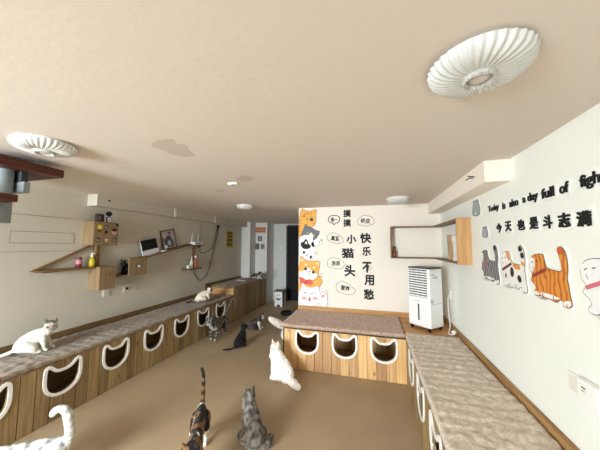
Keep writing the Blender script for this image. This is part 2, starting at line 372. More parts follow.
def plush(name, x0, x1, y0, y1, zt, m, label, drop=.02, drops='', seed=0, sc=.1, base=TOP-.032):
    """soft mat with an embossed scallop pattern; drops: sides on which its edge laps over"""
    st = .0125; nx = max(2, int((x1-x0)/st)); ny = max(2, int((y1-y0)/st)); b = B(); G = []
    for i in range(nx+1):
        row = []
        for j in range(ny+1):
            x = x0+(x1-x0)*i/nx; y = y0+(y1-y0)*j/ny
            dE = min(x-x0, x1-x, y-y0, y1-y); r = .014
            q = y/sc; r0 = math.floor(q); best = -1
            for rr in (r0, r0+1):
                cx = (round(x/sc/1.1-(rr % 2)*.5)+(rr % 2)*.5)*sc*1.1; d = math.hypot(x-cx, (y-rr*sc)*1.0)/sc
                if d < .95: best = max(best, (1-d*d*.9)*(.6+.4*(rr == r0)))
            z = .014*max(best, 0)+.006*noise.noise(Vector((x*22+seed, y*22, 0)))+.008*noise.noise(Vector((x*5, y*5, seed)))
            if dE < r: z -= r-math.sqrt(max(r*r-(r-dE)**2, 0))
            row.append(b.verts.new((x, y, max(zt-.009+z, base+.004))))
        G.append(row)
    for i in range(nx):
        for j in range(ny): b.faces.new((G[i][j], G[i+1][j], G[i+1][j+1], G[i][j+1]))
    loop = [G[i][0] for i in range(nx+1)]+[G[nx][j] for j in range(1, ny+1)]+[G[i][ny] for i in range(nx-1, -1, -1)]+[G[0][j] for j in range(ny-1, 0, -1)]
    zb = base+.0008; low = []; inn = []
    for v in loop:
        x, y = v.co.x, v.co.y
        side = 'l' if abs(x-x0) < 1e-6 else 'r' if abs(x-x1) < 1e-6 else 'f' if abs(y-y0) < 1e-6 else 'b'
        on = [k for k, t in (('l', abs(x-x0) < 1e-6), ('r', abs(x-x1) < 1e-6), ('f', abs(y-y0) < 1e-6), ('b', abs(y-y1) < 1e-6)) if t]
        lap = all(k in drops for k in on)
        low.append(b.verts.new((x, y, zb-(drop*(.85+.3*noise.noise(v.co*14)) if lap else 0))))
        dx = {'l': .003, 'r': -.003}.get(side, 0) if lap else 0; dy = .003 if lap and 'f' in on else 0
        inn.append(b.verts.new((x+dx, y+dy, zb)) if lap else low[-1])
    n = len(loop)
    for i in range(n):
        k = (i+1) % n; b.faces.new((loop[i], low[i], low[k], loop[k]))
        q = []
        for z_ in (low[i], inn[i], inn[k], low[k]):
            if z_ not in q: q.append(z_)
        if len(q) > 2: b.faces.new(q)
    b.faces.new(inn)
    o = obj(name, b, m, origin=((x0+x1)/2, (y0+y1)/2, zt-.03), smooth=True); return tag(o, label, 'mat', 'plush bench mats')
BT = TOP-.032
# left bench
lb = thing('plank_bench', 'long low plank bench with cat face holes along left wall', 'bench', (-3.02, 2, 0))
fl = lambda u, v, t: (LF+t, u, v)
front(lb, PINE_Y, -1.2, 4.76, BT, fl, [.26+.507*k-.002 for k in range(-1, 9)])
obj('top_board', bx(LW+.001, LF, -1.2, 4.76, BT-.02, BT), PINE_B, lb)
obj('end_panel', bx(LW+.001, LF-.021, -1.2, -1.18, .004, BT-.021), PINE_B, lb)
obj('back_panel', bx(LW+.001, LW+.014, -1.179, 4.76, .004, BT-.021), PINE_B, lb)
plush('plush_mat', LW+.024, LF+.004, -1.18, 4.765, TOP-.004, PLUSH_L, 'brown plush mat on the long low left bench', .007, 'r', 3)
# tall bench beyond it
tb = thing('plank_cabinet', 'taller plank cabinet past the low left bench, no holes', 'bench', (-3.02, 5.6, 0))
front(tb, PINE_Y, 4.78, 6.45, .655, fl, [])
b = B(); prism(b, [(LW+.001, 4.77), (LF, 4.77), (LF, 6.455), (-3.065, 6.455), (-3.065, 6.125), (LW+.001, 6.125)], lambda u, v, t: (u, v, t), .655, .675); obj('top_board', b, PINE_B, tb)
obj('near_panel', bx(LW+.001, LF-.021, 4.772, 4.79, .004, .654), PINE_BX, tb)
obj('far_panel', bx(-3.06, LF-.021, 6.43, 6.448, .004, .654), PINE_BX, tb)
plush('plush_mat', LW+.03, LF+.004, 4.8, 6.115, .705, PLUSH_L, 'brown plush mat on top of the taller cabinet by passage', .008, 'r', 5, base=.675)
# centre bench
cb = thing('plank_bench', 'plank bench with three cat face holes below the mural', 'bench', (-.4, 3.6, 0))
fc = lambda u, v, t: (u, CF-t, v)
front(cb, PINE_X, MX+.035, RF-.002, BT, fc, [-.81, -.347, .103])
obj('top_board', bx(MX+.035, RF-.001, CF, MY-.024, BT-.02, BT), PINE_BX, cb)
ep = obj('end_panel', bx(MX+.035, MX+.055, CF+.021, MY-.024, .004, BT-.021), PINE_B, cb)
eh = obj('cut', prism(B(), [(a+3.22, z+.0) for a, z in hole(.4)], lambda u, v, t: (MX+t, u, v), -.1, .2), None)
bpy.context.view_layer.update(); apply_mod(ep, 'BOOLEAN', operation='DIFFERENCE', object=eh, solver='EXACT'); bpy.data.objects.remove(eh)
b = B(); p = [(a+3.22, z+.0) for a, z in hole(.4)]; ring(b, p, offset(p, .026), lambda u, v, t: (MX+.035-t, u, v), -.006, .01); obj('hole_trim', b, WHITEP, cb)
obj('corner_post', bx(MX+.030, MX+.045, CF-.004, CF+.02, .004, BT, .002), BLACK, cb)
obj('back_panel', bx(MX+.056, RF-.001, MY-.04, MY-.025, .004, BT-.021), PINE_X, cb)
plush('plush_mat', MX-.012, .338, CF-.008, MY-.026, TOP+.004, PLUSH_C, 'pinkish brown plush mat on centre bench below the mural', .008, 'fl', 8)
# right bench
rb = thing('plank_bench', 'long plank bench with cat face holes along right wall', 'bench', (.63, 1.5, 0))
fr = lambda u, v, t: (RF-t, u, v)
front(rb, PINE_Y, -1.2, CF-.002, BT, fr, [2.832-.512*k for k in range(0, 7)])
obj('top_board', bx(RF, RW-.001, -1.2, MY-.024, BT-.02, BT), PINE_B, rb)
obj('end_panel', bx(RF+.021, RW-.001, -1.2, -1.18, .004, BT-.021), PINE_B, rb)
obj('inner_panel', bx(RW-.016, RW-.002, -1.179, MY-.03, .004, BT-.021), PINE_B, rb)
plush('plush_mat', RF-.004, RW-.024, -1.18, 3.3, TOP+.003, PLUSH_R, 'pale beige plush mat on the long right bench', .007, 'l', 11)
# board in the corner under the cooler
cbd = obj('corner_board', bx(.345, RW-.026, 3.31, MY-.026, BT+.001, TOP-.004, .002), PINE_BX, origin=(.65, 3.65, BT)); tag(cbd, 'bare wooden board in the bench corner under air cooler', 'board')

# ------------------------------------------------------------------ ceiling lamps
def fluted(c, R, H, flutes, swirl, inner):
    b = B(); nr, na = 18, flutes*6; rings = []
    for i in range(nr+1):
        s = i/nr; r = inner*R+(R-inner*R)*s; row = []
        for j in range(na):
            a = 2*PI*j/na; ph = a*flutes+swirl*(1-s)*flutes*.12
            f = (math.cos(ph)*.5+.5)
            env = math.sin(min(1, s*1.25+.1)*PI*.5)
            z = -H*(1-s**3.2)**.6*(1)+.0
            z -= .006*f*env*(1 if s < .97 else 0)
            rr = r*(1+.018*math.cos(a*flutes)*s**3)
            row.append(b.verts.new((c[0]+rr*math.cos(a), c[1]+rr*math.sin(a), c[2]+z)))
        rings.append(row)
    for x, y in zip(rings, rings[1:]):
        for j in range(na): b.faces.new((x[j], x[(j+1) % na], y[(j+1) % na], y[j]))
    b.faces.new(rings[0]); return b
LAMPW = mat('lamp_white_glass', (206, 209, 209), .22, .02, 20, spec=.5)
CRYST = mat('lamp_crystal', (214, 212, 208), .25, .35, 120, .9, 150, spec=.6, rgb2=(176, 175, 174))
def flower_lamp(c, R, label):
    t = thing('ceiling_lamp', label, 'ceiling lamp', (c[0], c[1], ZC), 0, 'ceiling lamps')
    obj('shade', fluted((c[0], c[1], ZC-.012), R, .04, 34, 1, .3), LAMPW, t, smooth=True)
    b = B(); cyl(b, (c[0], c[1], ZC-.016), (c[0], c[1], ZC), R*.9, n=48); obj('base_plate', b, WHITE, t)
    z = ZC-.012-.04-.004
    b = B(); lathe(b, [(R*.33, .012), (R*.345, -.002), (R*.30, -.01), (R*.24, -.006), (R*.23, .012)], (c[0], c[1], z), 48); m1 = obj('medallion', b, CRYST, t, smooth=True)
    for k in range(28):
        a = 2*PI*k/28; b = B(); sph(b, (c[0]+R*.29*math.cos(a), c[1]+R*.29*math.sin(a), z-.009), R*.028, 1); obj('crystal_bead', b, CRYST, m1)
    b = B(); lathe(b, [(R*.2, .012), (R*.2, -.002), (R*.12, -.006), (.004, -.007)], (c[0], c[1], z), 32); obj('centre_disc', b, mat('lamp_disc', (204, 200, 197), .25), t, smooth=True)
flower_lamp((.345, .935), .15, 'large fluted white ceiling lamp nearest, at upper right')
flower_lamp((-1.87, 1.03), .15, 'fluted white ceiling lamp beside the dark stairs')
def disc_lamp(x, y, R, label):
    t = thing('ceiling_lamp', label, 'ceiling lamp', (x, y, ZC), 0, 'ceiling lamps')
    b = B(); lathe(b, [(R*.99, 0), (R, -.01), (R*.98, -.03)], (x, y, ZC), 40); obj('rim', b, OFFW, t, smooth=True)
    b = B(); lathe(b, [(R*.97, -.028), (R*.9, -.05), (R*.6, -.066), (.005, -.07)], (x, y, ZC), 40); obj('shade', b, LAMPW, t, smooth=True)
disc_lamp(-1.86, 3.52, .125, 'small round white ceiling lamp towards the far passage')
disc_lamp(.32, 3.45, .145, 'small round white ceiling lamp above the mural')
t = thing('ceiling_sensor', 'small flat white sensor on the ceiling between brown stains', 'sensor', (-1.3, 2.2, ZC))
obj('housing', bx(-1.35, -1.25, 2.185, 2.225, ZC-.018, ZC, .005), WHITE, t); b = B(); cyl(b, (-1.3, 2.205, ZC-.024), (-1.3, 2.205, ZC-.015), .009, n=14); obj('lens', b, DARK, t)

# ------------------------------------------------------------------ stairs to the loft
st = thing('staircase', 'dark wood floating stair with grey steel column at left edge', 'staircase', (-2.5, 1.1, 1.6))
def slab(pts, z0, z1, nm, m):
    b = B(); prism(b, pts, lambda u, v, t: (u, v, t), z0, z1); return obj(nm, b, m, st)
slab([(-2.235, 1.36), (-3.0, 1.36), (-3.0, .92), (-2.225, .92)], 2.048, 2.105, 'tread', TREAD)
slab([(-2.21, 1.1), (-3.0, 1.1), (-3.0, .7), (-2.21, .7)], 1.822, 1.868, 'tread', TREAD)
slab([(-2.21, .86), (-3.0, .86), (-3.0, .46), (-2.21, .46)], 1.6, 1.646, 'tread', TREAD)
b = B(); cyl(b, (-2.375, 1.10, 1.69), (-2.375, 1.10, 2.05), .05, n=28); obj('column', b, GREYBLUE, st, smooth=False)
obj('bracket', bx(-2.43, -2.27, 1.15, 1.19, 1.90, 1.975, .006), GREYBLUE, st)
obj('bracket', bx(-2.40, -2.3, 1.15, 1.19, 1.976, 2.047, .004), DARK, st)
obj('tread_clip', bx(-2.36, -2.28, 1.2, 1.27, 2.1055, 2.13, .003), GREYBLUE, st)
obj('bracket', bx(-2.52, -2.3, .8, 1.02, 1.69, 1.82, .006), GREYBLUE, st)
b = B(); cyl(b, (-2.42, 1.0, 2.105), (-2.42, 1.0, ZC), .045, n=20); obj('mount', b, GREYBLUE, st)

# ------------------------------------------------------------------ things on the left wall
XF = -3.137
def wbox(root, y0, y1, z0, z1, open_near=False, th=.014):
    if not open_near: obj('near_side', bx(LW, XF-.0141, y0, y0+th, z0, z1), OAK, root)
    obj('far_side', bx(LW, XF-.0141, y1-th, y1, z0, z1), OAK, root)
    obj('top', bx(LW, XF-.0141, y0+th, y1-th, z1-th, z1), OAK, root)
    obj('bottom', bx(LW, XF-.0141, y0+th if not open_near else y0-.10, y1-th, z0, z0+th), OAK, root)
    obj('front', bx(XF-.014, XF, y0, y1, z0, z1, .001), OAK, root)
ub = thing('wall_box', 'upper wooden wall box covered in round stickers', 'wall box', (LW, 2.4, 1.68))
wbox(ub, 2.25, 2.555, 1.54, 1.822)
ST = [(2.318, 1.756, .030, (214, 190, 60), 'y'), (2.40, 1.762, .026, (60, 58, 60), 'r'), (2.535, 1.795, .018, (30, 30, 30), 'd'), (2.40, 1.70, .020, (34, 32, 34), 'd'), (2.50, 1.705, .034, (196, 150, 126), 'p'), (2.305, 1.606, .028, (56, 52, 52), 'r'), (2.405, 1.60, .024, (222, 206, 180), 'f'), (2.505, 1.612, .026, (64, 62, 66), 'r')]
SD = ['yellow and brown sticker at upper left of the sticker covered box', 'dark ring sticker at top middle of the sticker covered box', 'small black sticker at top right corner of sticker covered box', 'small black sticker in the middle of the sticker covered box', 'pink faced sticker with black hair on the sticker covered box', 'dark ring sticker at lower left of the sticker covered box', 'cream flower sticker at bottom middle of sticker covered box', 'dark ring sticker at lower right of the sticker covered box']
on_box = lambda u, v, t: (XF+t, u, v)
for (y, z, r, c, k), l in zip(ST, SD):
    t = thing('sticker', l, 'sticker', (XF, y, z), 0, 'stickers on the upper wall box')
    p = ell(y, z, r, r*1.05, 20) if k != 'f' else [(y+r*(1 if i % 2 else .62)*math.cos(i*PI/6), z+r*(1 if i % 2 else .62)*math.sin(i*PI/6)) for i in range(12)]
    b = B(); prism(b, p, on_box, .0003, .0014); obj('backing', b, mat('sticker_%d%d%d' % c, c, .5), t)
    if k == 'r': b = B(); prism(b, ell(y, z-.002, r*.6, r*.55), on_box, .0014, .0022); obj('picture', b, mat('sticker_grey', (176, 164, 148), .5), t); b = B(); prism(b, ell(y+.004, z+.004, r*.3, r*.3), on_box, .0022, .003); obj('spot', b, DARK, t)
    if k == 'y': b = B(); prism(b, ell(y, z-.04, r*.8, r*.75), on_box, .0003, .0012); obj('picture', b, mat('sticker_brown', (96, 52, 36), .5), t); b = B(); prism(b, ell(y, z, r*.55, r*.3), on_box, .0014, .0022); obj('spot', b, mat('sticker_cream', (236, 224, 150), .5), t)
    if k == 'p': b = B(); prism(b, ell(y, z+.026, r*.95, r*.6), on_box, .0014, .0022); obj('picture', b, BLACK, t)
    if k == 'f': b = B(); prism(b, ell(y, z, r*.35, r*.35), on_box, .0014, .0022); obj('picture', b, mat('sticker_orange', (196, 120, 70), .5), t)
# on the box: a dark photo block and a photo stand
t = thing('photo_block', 'dark photo block standing on the sticker covered wall box', 'photo', (-3.2, 2.37, 1.822))
obj('block', bx(-3.225, -3.19, 2.315, 2.405, 1.8222, 1.922, .004), mat('photo_dark', (66, 46, 44), .4), t)
b = B(); prism(b, ell(2.345, 1.868, .018, .028), lambda u, v, q: (-3.19+q, u, v), 0, .001); obj('picture', b, mat('photo_rose', (126, 92, 88), .4), t); b = B(); prism(b, ell(2.383, 1.858, .014, .022), lambda u, v, q: (-3.19+q, u, v), 0, .001); obj('picture', b, BLACK, t)
t = thing('photo_stand', 'small photo stand with black round topper on wall box', 'photo stand', (-3.2, 2.475, 1.822))
obj('frame', bx(-3.215, -3.2, 2.448, 2.505, 1.8222, 1.894, .003), BLACK, t); obj('photo', bx(-3.2, -3.198, 2.456, 2.497, 1.832, 1.886), PAPER, t)
b = B(); prism(b, ell(2.478, 1.858, .009, .013), lambda u, v, q: (-3.198+q, u, v), 0, .001); obj('portrait', b, mat('photo_grey', (120, 116, 112), .4), t)
b = B(); prism(b, ell(2.475, 1.935, .036, .03), lambda u, v, q: (-3.215+q, u, v), 0, .015); obj('topper', b, BLACK, t); obj('stem', bx(-3.211, -3.204, 2.472, 2.478, 1.89, 1.91), BLACK, t)
lbx = thing('wall_box', 'lower plain wooden wall box beside the long shelf', 'wall box', (LW, 2.45, 1.14)); wbox(lbx, 2.352, 2.552, 1.005, 1.278)
b = B(); prism(b, ell(2.478, 1.185, .010, .014), on_box, .0002, .001); obj('knot', b, mat('knot_brown', (84, 58, 36), .6), lbx)
# long triangular shelf
ls = thing('wall_shelf', 'long triangular wooden wall shelf holding can and yellow bottle', 'shelf', (LW, 2.1, 1.27))
b = B(); prism(b, [(1.78, 1.276), (1.80, 1.284), (2.44, 1.284), (2.44, 1.262), (1.84, 1.257)], on_left, .0, .116); obj('lower_board', b, SHELFW, ls)
b = B(); prism(b, [(1.80, 1.285), (1.87, 1.285), (2.345, 1.527), (2.345, 1.545)], on_left, .0, .03); obj('slanted_board', b, SHELFW, ls)
obj('post', bx(LW, LW+.06, 2.385, 2.43, 1.285, 1.539), SHELFW, ls)
t = thing('drink_can', 'dark red printed can on the long triangular shelf', 'can', (-3.25, 2.19, 1.2845)); b = B(); lathe(b, [(.026, 0), (.03, .006), (.03, .108), (.025, .118)], (-3.25, 2.19, 1.2845), 20); obj('can_body', b, mat('can_red', (104, 38, 44), .4), t, smooth=True)
b = B(); cyl(b, (-3.25, 2.19, 1.325), (-3.25, 2.19, 1.375), .0305, n=20); obj('printed_band', b, mat('can_pink', (196, 128, 136), .4, .6, 60), t); b = B(); cyl(b, (-3.25, 2.19, 1.402), (-3.25, 2.19, 1.405), .024, n=20); obj('can_lid', b, mat('can_lid', (176, 172, 168), .3, metal=.6), t)
t = thing('pump_bottle', 'yellow pump bottle with white cap on the triangular shelf', 'bottle', (-3.25, 2.33, 1.2845)); b = B(); lathe(b, [(.028, 0), (.036, .012), (.036, .075), (.024, .105), (.013, .115)], (-3.25, 2.33, 1.2845), 20); obj('bottle_body', b, mat('bottle_yellow', (186, 168, 46), .35), t, smooth=True)
b = B(); cyl(b, (-3.25, 2.33, 1.3995), (-3.25, 2.33, 1.425), .013, n=14); cyl(b, (-3.25, 2.33, 1.424), (-3.25, 2.33, 1.44), .005, n=8); box(b, -3.256, -3.215, 2.324, 2.336, 1.438, 1.446); obj('pump', b, WHITE, t)
# box with the cat peeking out
kb = thing('wall_box', 'open sided wooden wall box with round cat sticker on front', 'wall box', (LW, 2.87, 1.25)); wbox(kb, 2.735, 3.02, 1.132, 1.366, True)
b = B(); prism(b, ell(2.885, 1.255, .034, .034, 24), on_box, .0003, .0014); obj('sticker_backing', b, DARK, kb); b = B(); prism(b, [(2.86, 1.24), (2.872, 1.272), (2.885, 1.262), (2.9, 1.275), (2.908, 1.245), (2.89, 1.232)], on_box, .0014, .0024); obj('sticker_cat', b, PAPER, kb)
# slanted shelf with computer and picture
on_l2 = lambda u, v, t: (LW+t, u, v)
sh = thing('wall_shelf', 'slanted wooden wall shelf holding computer monitor and framed picture', 'shelf', (LW, 3.6, 1.45))
b = B(); prism(b, [(3.03, 1.372), (4.03, 1.566), (4.03, 1.545), (3.03, 1.35)], on_left, 0, .13); obj('slanted_board', b, SHELFW, sh)
obj('end_board', bx(LW, LW+.15, 4.031, 4.36, 1.528, 1.548), SHELFW, sh); obj('post', bx(LW, LW+.04, 4.2, 4.24, 1.115, 1.527), SHELFW, sh); obj('lower_board', bx(LW, LW+.14, 3.93, 4.33, 1.094, 1.114), SHELFW, sh)
slope = math.atan2(.194, 1.0)
def on_slope(y0, x):   # local frame on the slanted board: origin at its top face
    z0 = 1.372+(y0-3.03)*.194
    return Matrix.Translation((x, y0, z0)) @ Matrix.Rotation(slope, 4, 'X')
t = thing('computer_monitor', 'silver all-in-one computer with black screen on slanted shelf', 'computer', (-3.24, 3.2, 1.38))
M = on_slope(3.19, -3.245) @ Matrix.Rotation(math.radians(-7), 4, 'Y')
obj('screen_housing', bx(-.01, .006, -.15, .15, .006, .235, .004, M=M), mat('aluminium', (206, 208, 212), .35, metal=.2), t)
obj('screen', bx(.006, .0085, -.142, .142, .075, .23, M=M), mat('screen_black', (14, 14, 17), .15), t)
obj('chin', bx(.006, .0085, -.148, .148, .008, .073, M=M), mat('chin_silver', (216, 216, 222), .35), t)
obj('foot', bx(-.045, .03, -.07, .07, .0005, .007, M=on_slope(3.19, -3.245)), mat('aluminium', (206, 208, 212)), t)
t = thing('framed_picture', 'framed cat picture tilted on the slanted shelf against wall', 'picture', (LW, 3.6, 1.5))
M = on_slope(3.605, -3.272) @ Matrix.Rotation(math.radians(-6), 4, 'Y')
fb = B()
for a in ((-.15, .15, .001, .018), (-.15, .15, .302, .32)): box(fb, -.008, .008, a[0], a[1], a[2], a[3], M=M)
for a in ((-.15, -.134), (.134, .15)): box(fb, -.008, .008, a[0], a[1], .018, .302, M=M)
obj('frame', fb, mat('frame_brown', (74, 58, 46), .5), t)
obj('picture_sheet', bx(-.004, .002, -.134, .134, .018, .302, M=M), mat('picture_sheet', (196, 188, 184), .5, .4, 14, rgb2=(150, 142, 138)), t)
def blob(pts, name, m, q0=.002, q1=.003):
    b = B(); prism(b, chaikin(pts, 2), lambda u, v, q: tuple(M @ Vector((q, u, v))), q0, q1); return obj(name, b, m, t)
blob([(-.08, .03), (-.1, .12), (-.06, .2), (0, .23), (.06, .2), (.09, .1), (.1, .03)], 'painted_cat', mat('picture_dark', (72, 72, 80), .5))
blob([(-.03, .06), (-.04, .12), (0, .15), (.04, .12), (.03, .05)], 'painted_face', mat('picture_blue', (172, 180, 192), .5), .003, .004)
blob([(.0, .24), (.01, .28), (.06, .29), (.07, .25), (.04, .23)], 'painted_flower', mat('picture_red', (150, 74, 70), .5))
blob([(-.12, .022), (-.125, .06), (-.09, .085), (-.05, .06), (-.05, .022)], 'painted_cloth', mat('picture_white', (228, 226, 222), .5), .004, .005)
blob([(-.12, .13), (-.12, .2), (-.09, .2), (-.085, .14)], 'painted_shape', mat('picture_brown', (124, 92, 78), .5))
t = thing('soap_dish', 'small white dish on slanted shelf between computer and picture', 'dish', (-3.215, 3.4, 1.44)); M2 = on_slope(3.4, -3.21)
obj('dish', bx(-.02, .02, -.045, .045, .0005, .018, .005, M=M2), WHITE, t)
# router and bottles
t = thing('wifi_router', 'white router with two antennas on the shelf end', 'router', (-3.22, 4.2, 1.548))
obj('case', bx(-3.27, -3.16, 4.07, 4.3, 1.5485, 1.6, .006), mat('router_white', (226, 230, 234), .4), t); obj('front_strip', bx(-3.16, -3.157, 4.1, 4.27, 1.56, 1.578), DARK, t)
for y in (4.12, 4.3): b = B(); cyl(b, (-3.262, y-.005, 1.6), (-3.27, y+.015, 1.76), .008, .006, 10); obj('antenna', b, OFFW, t)
t = thing('power_adapter', 'black power adapter hanging beside the white router', 'adapter', (-3.28, 4.36, 1.5)); obj('adapter_body', bx(LW+.001, -3.26, 4.34, 4.4, 1.505, 1.59, .008), BLACK, t); b = B(); tube(b, [(-3.28, 4.37, 1.51), (-3.285, 4.4, 1.47), (-3.29, 4.44, 1.45)], .005); obj('adapter_plug', b, BLACK, t)
t = thing('paper_roll', 'white tape roll at left end of the little lower shelf', 'roll', (-3.2, 3.99, 1.115)); b = B(); p = ell(3.985, 1.151, .036, .036, 24); ring(b, ell(3.985, 1.151, .016, .016, 24), p, lambda u, v, q: (-3.225+q, u, v), 0, .05); obj('roll', b, WHITE, t, smooth=False); b = B(); ring(b, ell(3.985, 1.151, .0125, .0125, 24), ell(3.985, 1.151, .0158, .0158, 24), lambda u, v, q: (-3.225+q, u, v), .001, .049); obj('core', b, DARK, t)
t = thing('spray_bottle', 'tall white bottle on the little lower shelf', 'bottle', (-3.23, 4.09, 1.1145)); b = B(); lathe(b, [(.026, 0), (.03, .01), (.029, .11), (.012, .15), (.011, .19)], (-3.23, 4.09, 1.1145), 18); obj('bottle_body', b, OFFW, t, smooth=True); b = B(); cyl(b, (-3.23, 4.09, 1.3045), (-3.23, 4.09, 1.33), .013, n=12); obj('bottle_cap', b, WHITE, t)
t = thing('spray_bottle', 'orange brown bottle on the little lower shelf', 'bottle', (-3.22, 4.19, 1.1145)); b = B(); lathe(b, [(.032, 0), (.036, .01), (.036, .14), (.014, .17), (.012, .19)], (-3.21, 4.17, 1.1145), 18); obj('bottle_body', b, mat('bottle_orange', (168, 98, 58), .35), t, smooth=True); b = B(); cyl(b, (-3.21, 4.17, 1.3045), (-3.21, 4.17, 1.345), .014, n=12); obj('bottle_cap', b, WHITE, t)
# cable from the beam
t = thing('power_cable', 'dark cable looping down the left wall from black socket', 'cable', (LW, 4.8, 1.5))
obj('socket_head', (lambda bb: cyl(bb, (LW+.001, 5.02, 1.955), (LW+.03, 5.02, 1.955), .035, n=18))(B()), BLACK, t)
X = LW+.012
b = B(); tube(b, [(X, 5.02, 1.93), (X, 4.97, 1.7), (X, 4.88, 1.45), (X, 4.8, 1.2), (X, 4.68, .97), (X, 4.54, .86), (X, 4.42, .86), (X, 4.32, .95), (X, 4.25, 1.07)], .0065); obj('long_loop', b, DARK, t, smooth=True)
b = B(); tube(b, [(X, 5.0, 1.93), (X, 4.9, 1.68), (X, 4.82, 1.5), (X, 4.68, 1.42), (X, 4.52, 1.39), (X, 4.42, 1.41)], .006); obj('short_loop', b, DARK, t, smooth=True)
obj('cable_drop', (lambda bb: tube(bb, [(LW+.004, 4.42, 2.01), (LW+.004, 4.41, 1.8), (LW+.004, 4.4, 1.6)], .003))(B()), mat('cable_grey', (150, 142, 130), .5), t)
t = thing('poster', 'yellow and black printed poster on the far left wall', 'poster', (LW, 5.53, 1.68))
obj('sheet', bx(LW, LW+.003, 5.385, 5.69, 1.475, 1.885), mat('poster_yellow', (188, 164, 52), .6), t)
for z0, z1 in ((1.8, 1.86), (1.72, 1.78), (1.62, 1.7), (1.52, 1.6)): obj('printed_block', bx(LW+.003, LW+.004, 5.42, 5.655, z0, z1), mat('poster_black', (54, 50, 30), .6, .6, 60, rgb2=(120, 104, 40)), t)
# sockets on the left wall
for (y, z, l, k) in ((2.58, .925, 'white wall socket below the lower wooden wall box', 0), (2.86, .935, 'white wall socket with dark plug below the open box', 1), (2.975, .93, 'white wall socket rightmost of the left wall row', 0)):
    t = thing('wall_socket', l, 'socket', (LW, y, z), 0, 'sockets on the left wall'); obj('plate', bx(LW, LW+.01, y-.043, y+.043, z-.043, z+.043, .004), mat('plate_cream', (208, 202, 187), .5), t)
    for dz in (-.012, .012): obj('slot', bx(LW+.01, LW+.0108, y-.01, y+.01, z+dz-.002, z+dz+.002), DARK, t)
    if k: obj('plug', bx(LW+.011, LW+.03, y-.012, y+.012, z-.008, z+.02, .003), BLACK, t)

# ------------------------------------------------------------------ far end: posters, switch, stool
PF = 6.46
def flat_back(name, label, cat, x0, x1, z0, z1, fc_, ic, y=PF, group=None):
    t = thing(name, label, cat, ((x0+x1)/2, y, z0), 0, group)
    obj('frame', bx(x0, x1, y-.012, y, z0, z1), fc_, t); obj('picture_sheet', bx(x0+.018, x1-.018, y-.0135, y-.0122, z0+.018, z1-.018), ic, t); return t
t = thing('paper_sign', 'orange brown paper sign high on the far white pier', 'sign', (-2.94, PF, 1.93)); obj('sheet', bx(-3.085, -2.78, PF-.004, PF, 1.885, 2.03), mat('sign_orange', (176, 108, 76), .6), t); obj('printed_line', bx(-3.05, -2.82, PF-.005, PF-.0041, 1.94, 1.975), mat('sign_line', (196, 134, 100), .6), t)
PG = 'small pictures on the far pier'
flat_back('framed_picture', 'small dark framed picture, topmost on the far white pier', 'picture', -3.0, -2.885, 1.655, 1.785, DARK, mat('pic_a', (150, 150, 146), .5, .5, 30), group=PG)
flat_back('framed_picture', 'dark framed picture, lower left on the far white pier', 'picture', -3.09, -2.96, 1.435, 1.59, DARK, mat('pic_b', (112, 112, 110), .5, .5, 30), group=PG)
flat_back('framed_picture', 'pale framed picture, lower right on the far white pier', 'picture', -2.915, -2.8, 1.435, 1.58, mat('frame_pale', (164, 160, 154), .5), mat('pic_c', (128, 124, 120), .5, .5, 30), group=PG)
t = thing('light_switch', 'white light switch on the far wall above the stool', 'switch', (-2.52, YB, 1.47)); obj('plate', bx(-2.565, -2.475, YB-.01, YB, 1.43, 1.52, .004), OFFW, t); obj('rocker', bx(-2.545, -2.495, YB-.013, YB-.0101, 1.45, 1.5, .002), WHITE, t)
t = thing('stool', 'small white stool with smiling face by the far door', 'stool', (-2.315, 6.36, 0))
x0, x1, y0, y1 = -2.425, -2.205, 6.25, 6.47
for nm, yy in (('front_panel', y0), ('back_panel', y1-.018)):
    b = B(); prism(b, [(x0+.005, 0.001), (x0+.06, 0.001), (x0+.075, .05), (x1-.075, .05), (x1-.06, 0.001), (x1-.005, 0.001), (x1-.012, .37), (x0+.012, .37)], lambda u, v, q: (u, yy+q, v), 0, .018); obj(nm, b, WHITE, t)
for nm, xx in (('side_panel', x0+.012), ('side_panel', x1-.03)): obj(nm, bx(xx, xx+.018, y0+.0185, y1-.0185, .001, .37), mat('stool_side', (120, 118, 116), .5), t)
obj('seat', bx(x0-.012, x1+.012, y0-.012, y1+.012, .3705, .4, .006), mat('stool_top', (86, 84, 82), .5), t)
fs = lambda u, v, q: (u, y0-q, v)
for cx in (-2.345, -2.285): b = B(); prism(b, ell(cx, .285, .012, .016), fs, .0002, .002); obj('eye_print', b, INK, t)
b = B(); prism(b, [(-2.39, .23), (-2.375, .19), (-2.315, .155), (-2.255, .19), (-2.24, .23), (-2.265, .215), (-2.315, .2), (-2.365, .215)], fs, .0002, .002); obj('smile_print', b, INK, t)
t = thing('floor_bowl', 'black round bowl on floor behind centre bench', 'bowl', (-1.88, 5.6, 0)); b = B(); lathe(b, [(.1, 0.001), (.13, .03), (.135, .07), (.12, .07), (.1, .03), (.02, .025)], (-1.88, 5.6, 0), 28); obj('bowl', b, BLACK, t, smooth=True)
t = thing('cushion', 'flat pale grey cushion lying on the taller cabinet', 'cushion', (-2.9, 5.5, .705)); obj('pad', bx(-3.02, -2.8, 5.36, 5.66, .722, .75, .012), mat('cushion_grey', (176, 164, 150), .9, .15, 30, .3, 80), t, smooth=True)

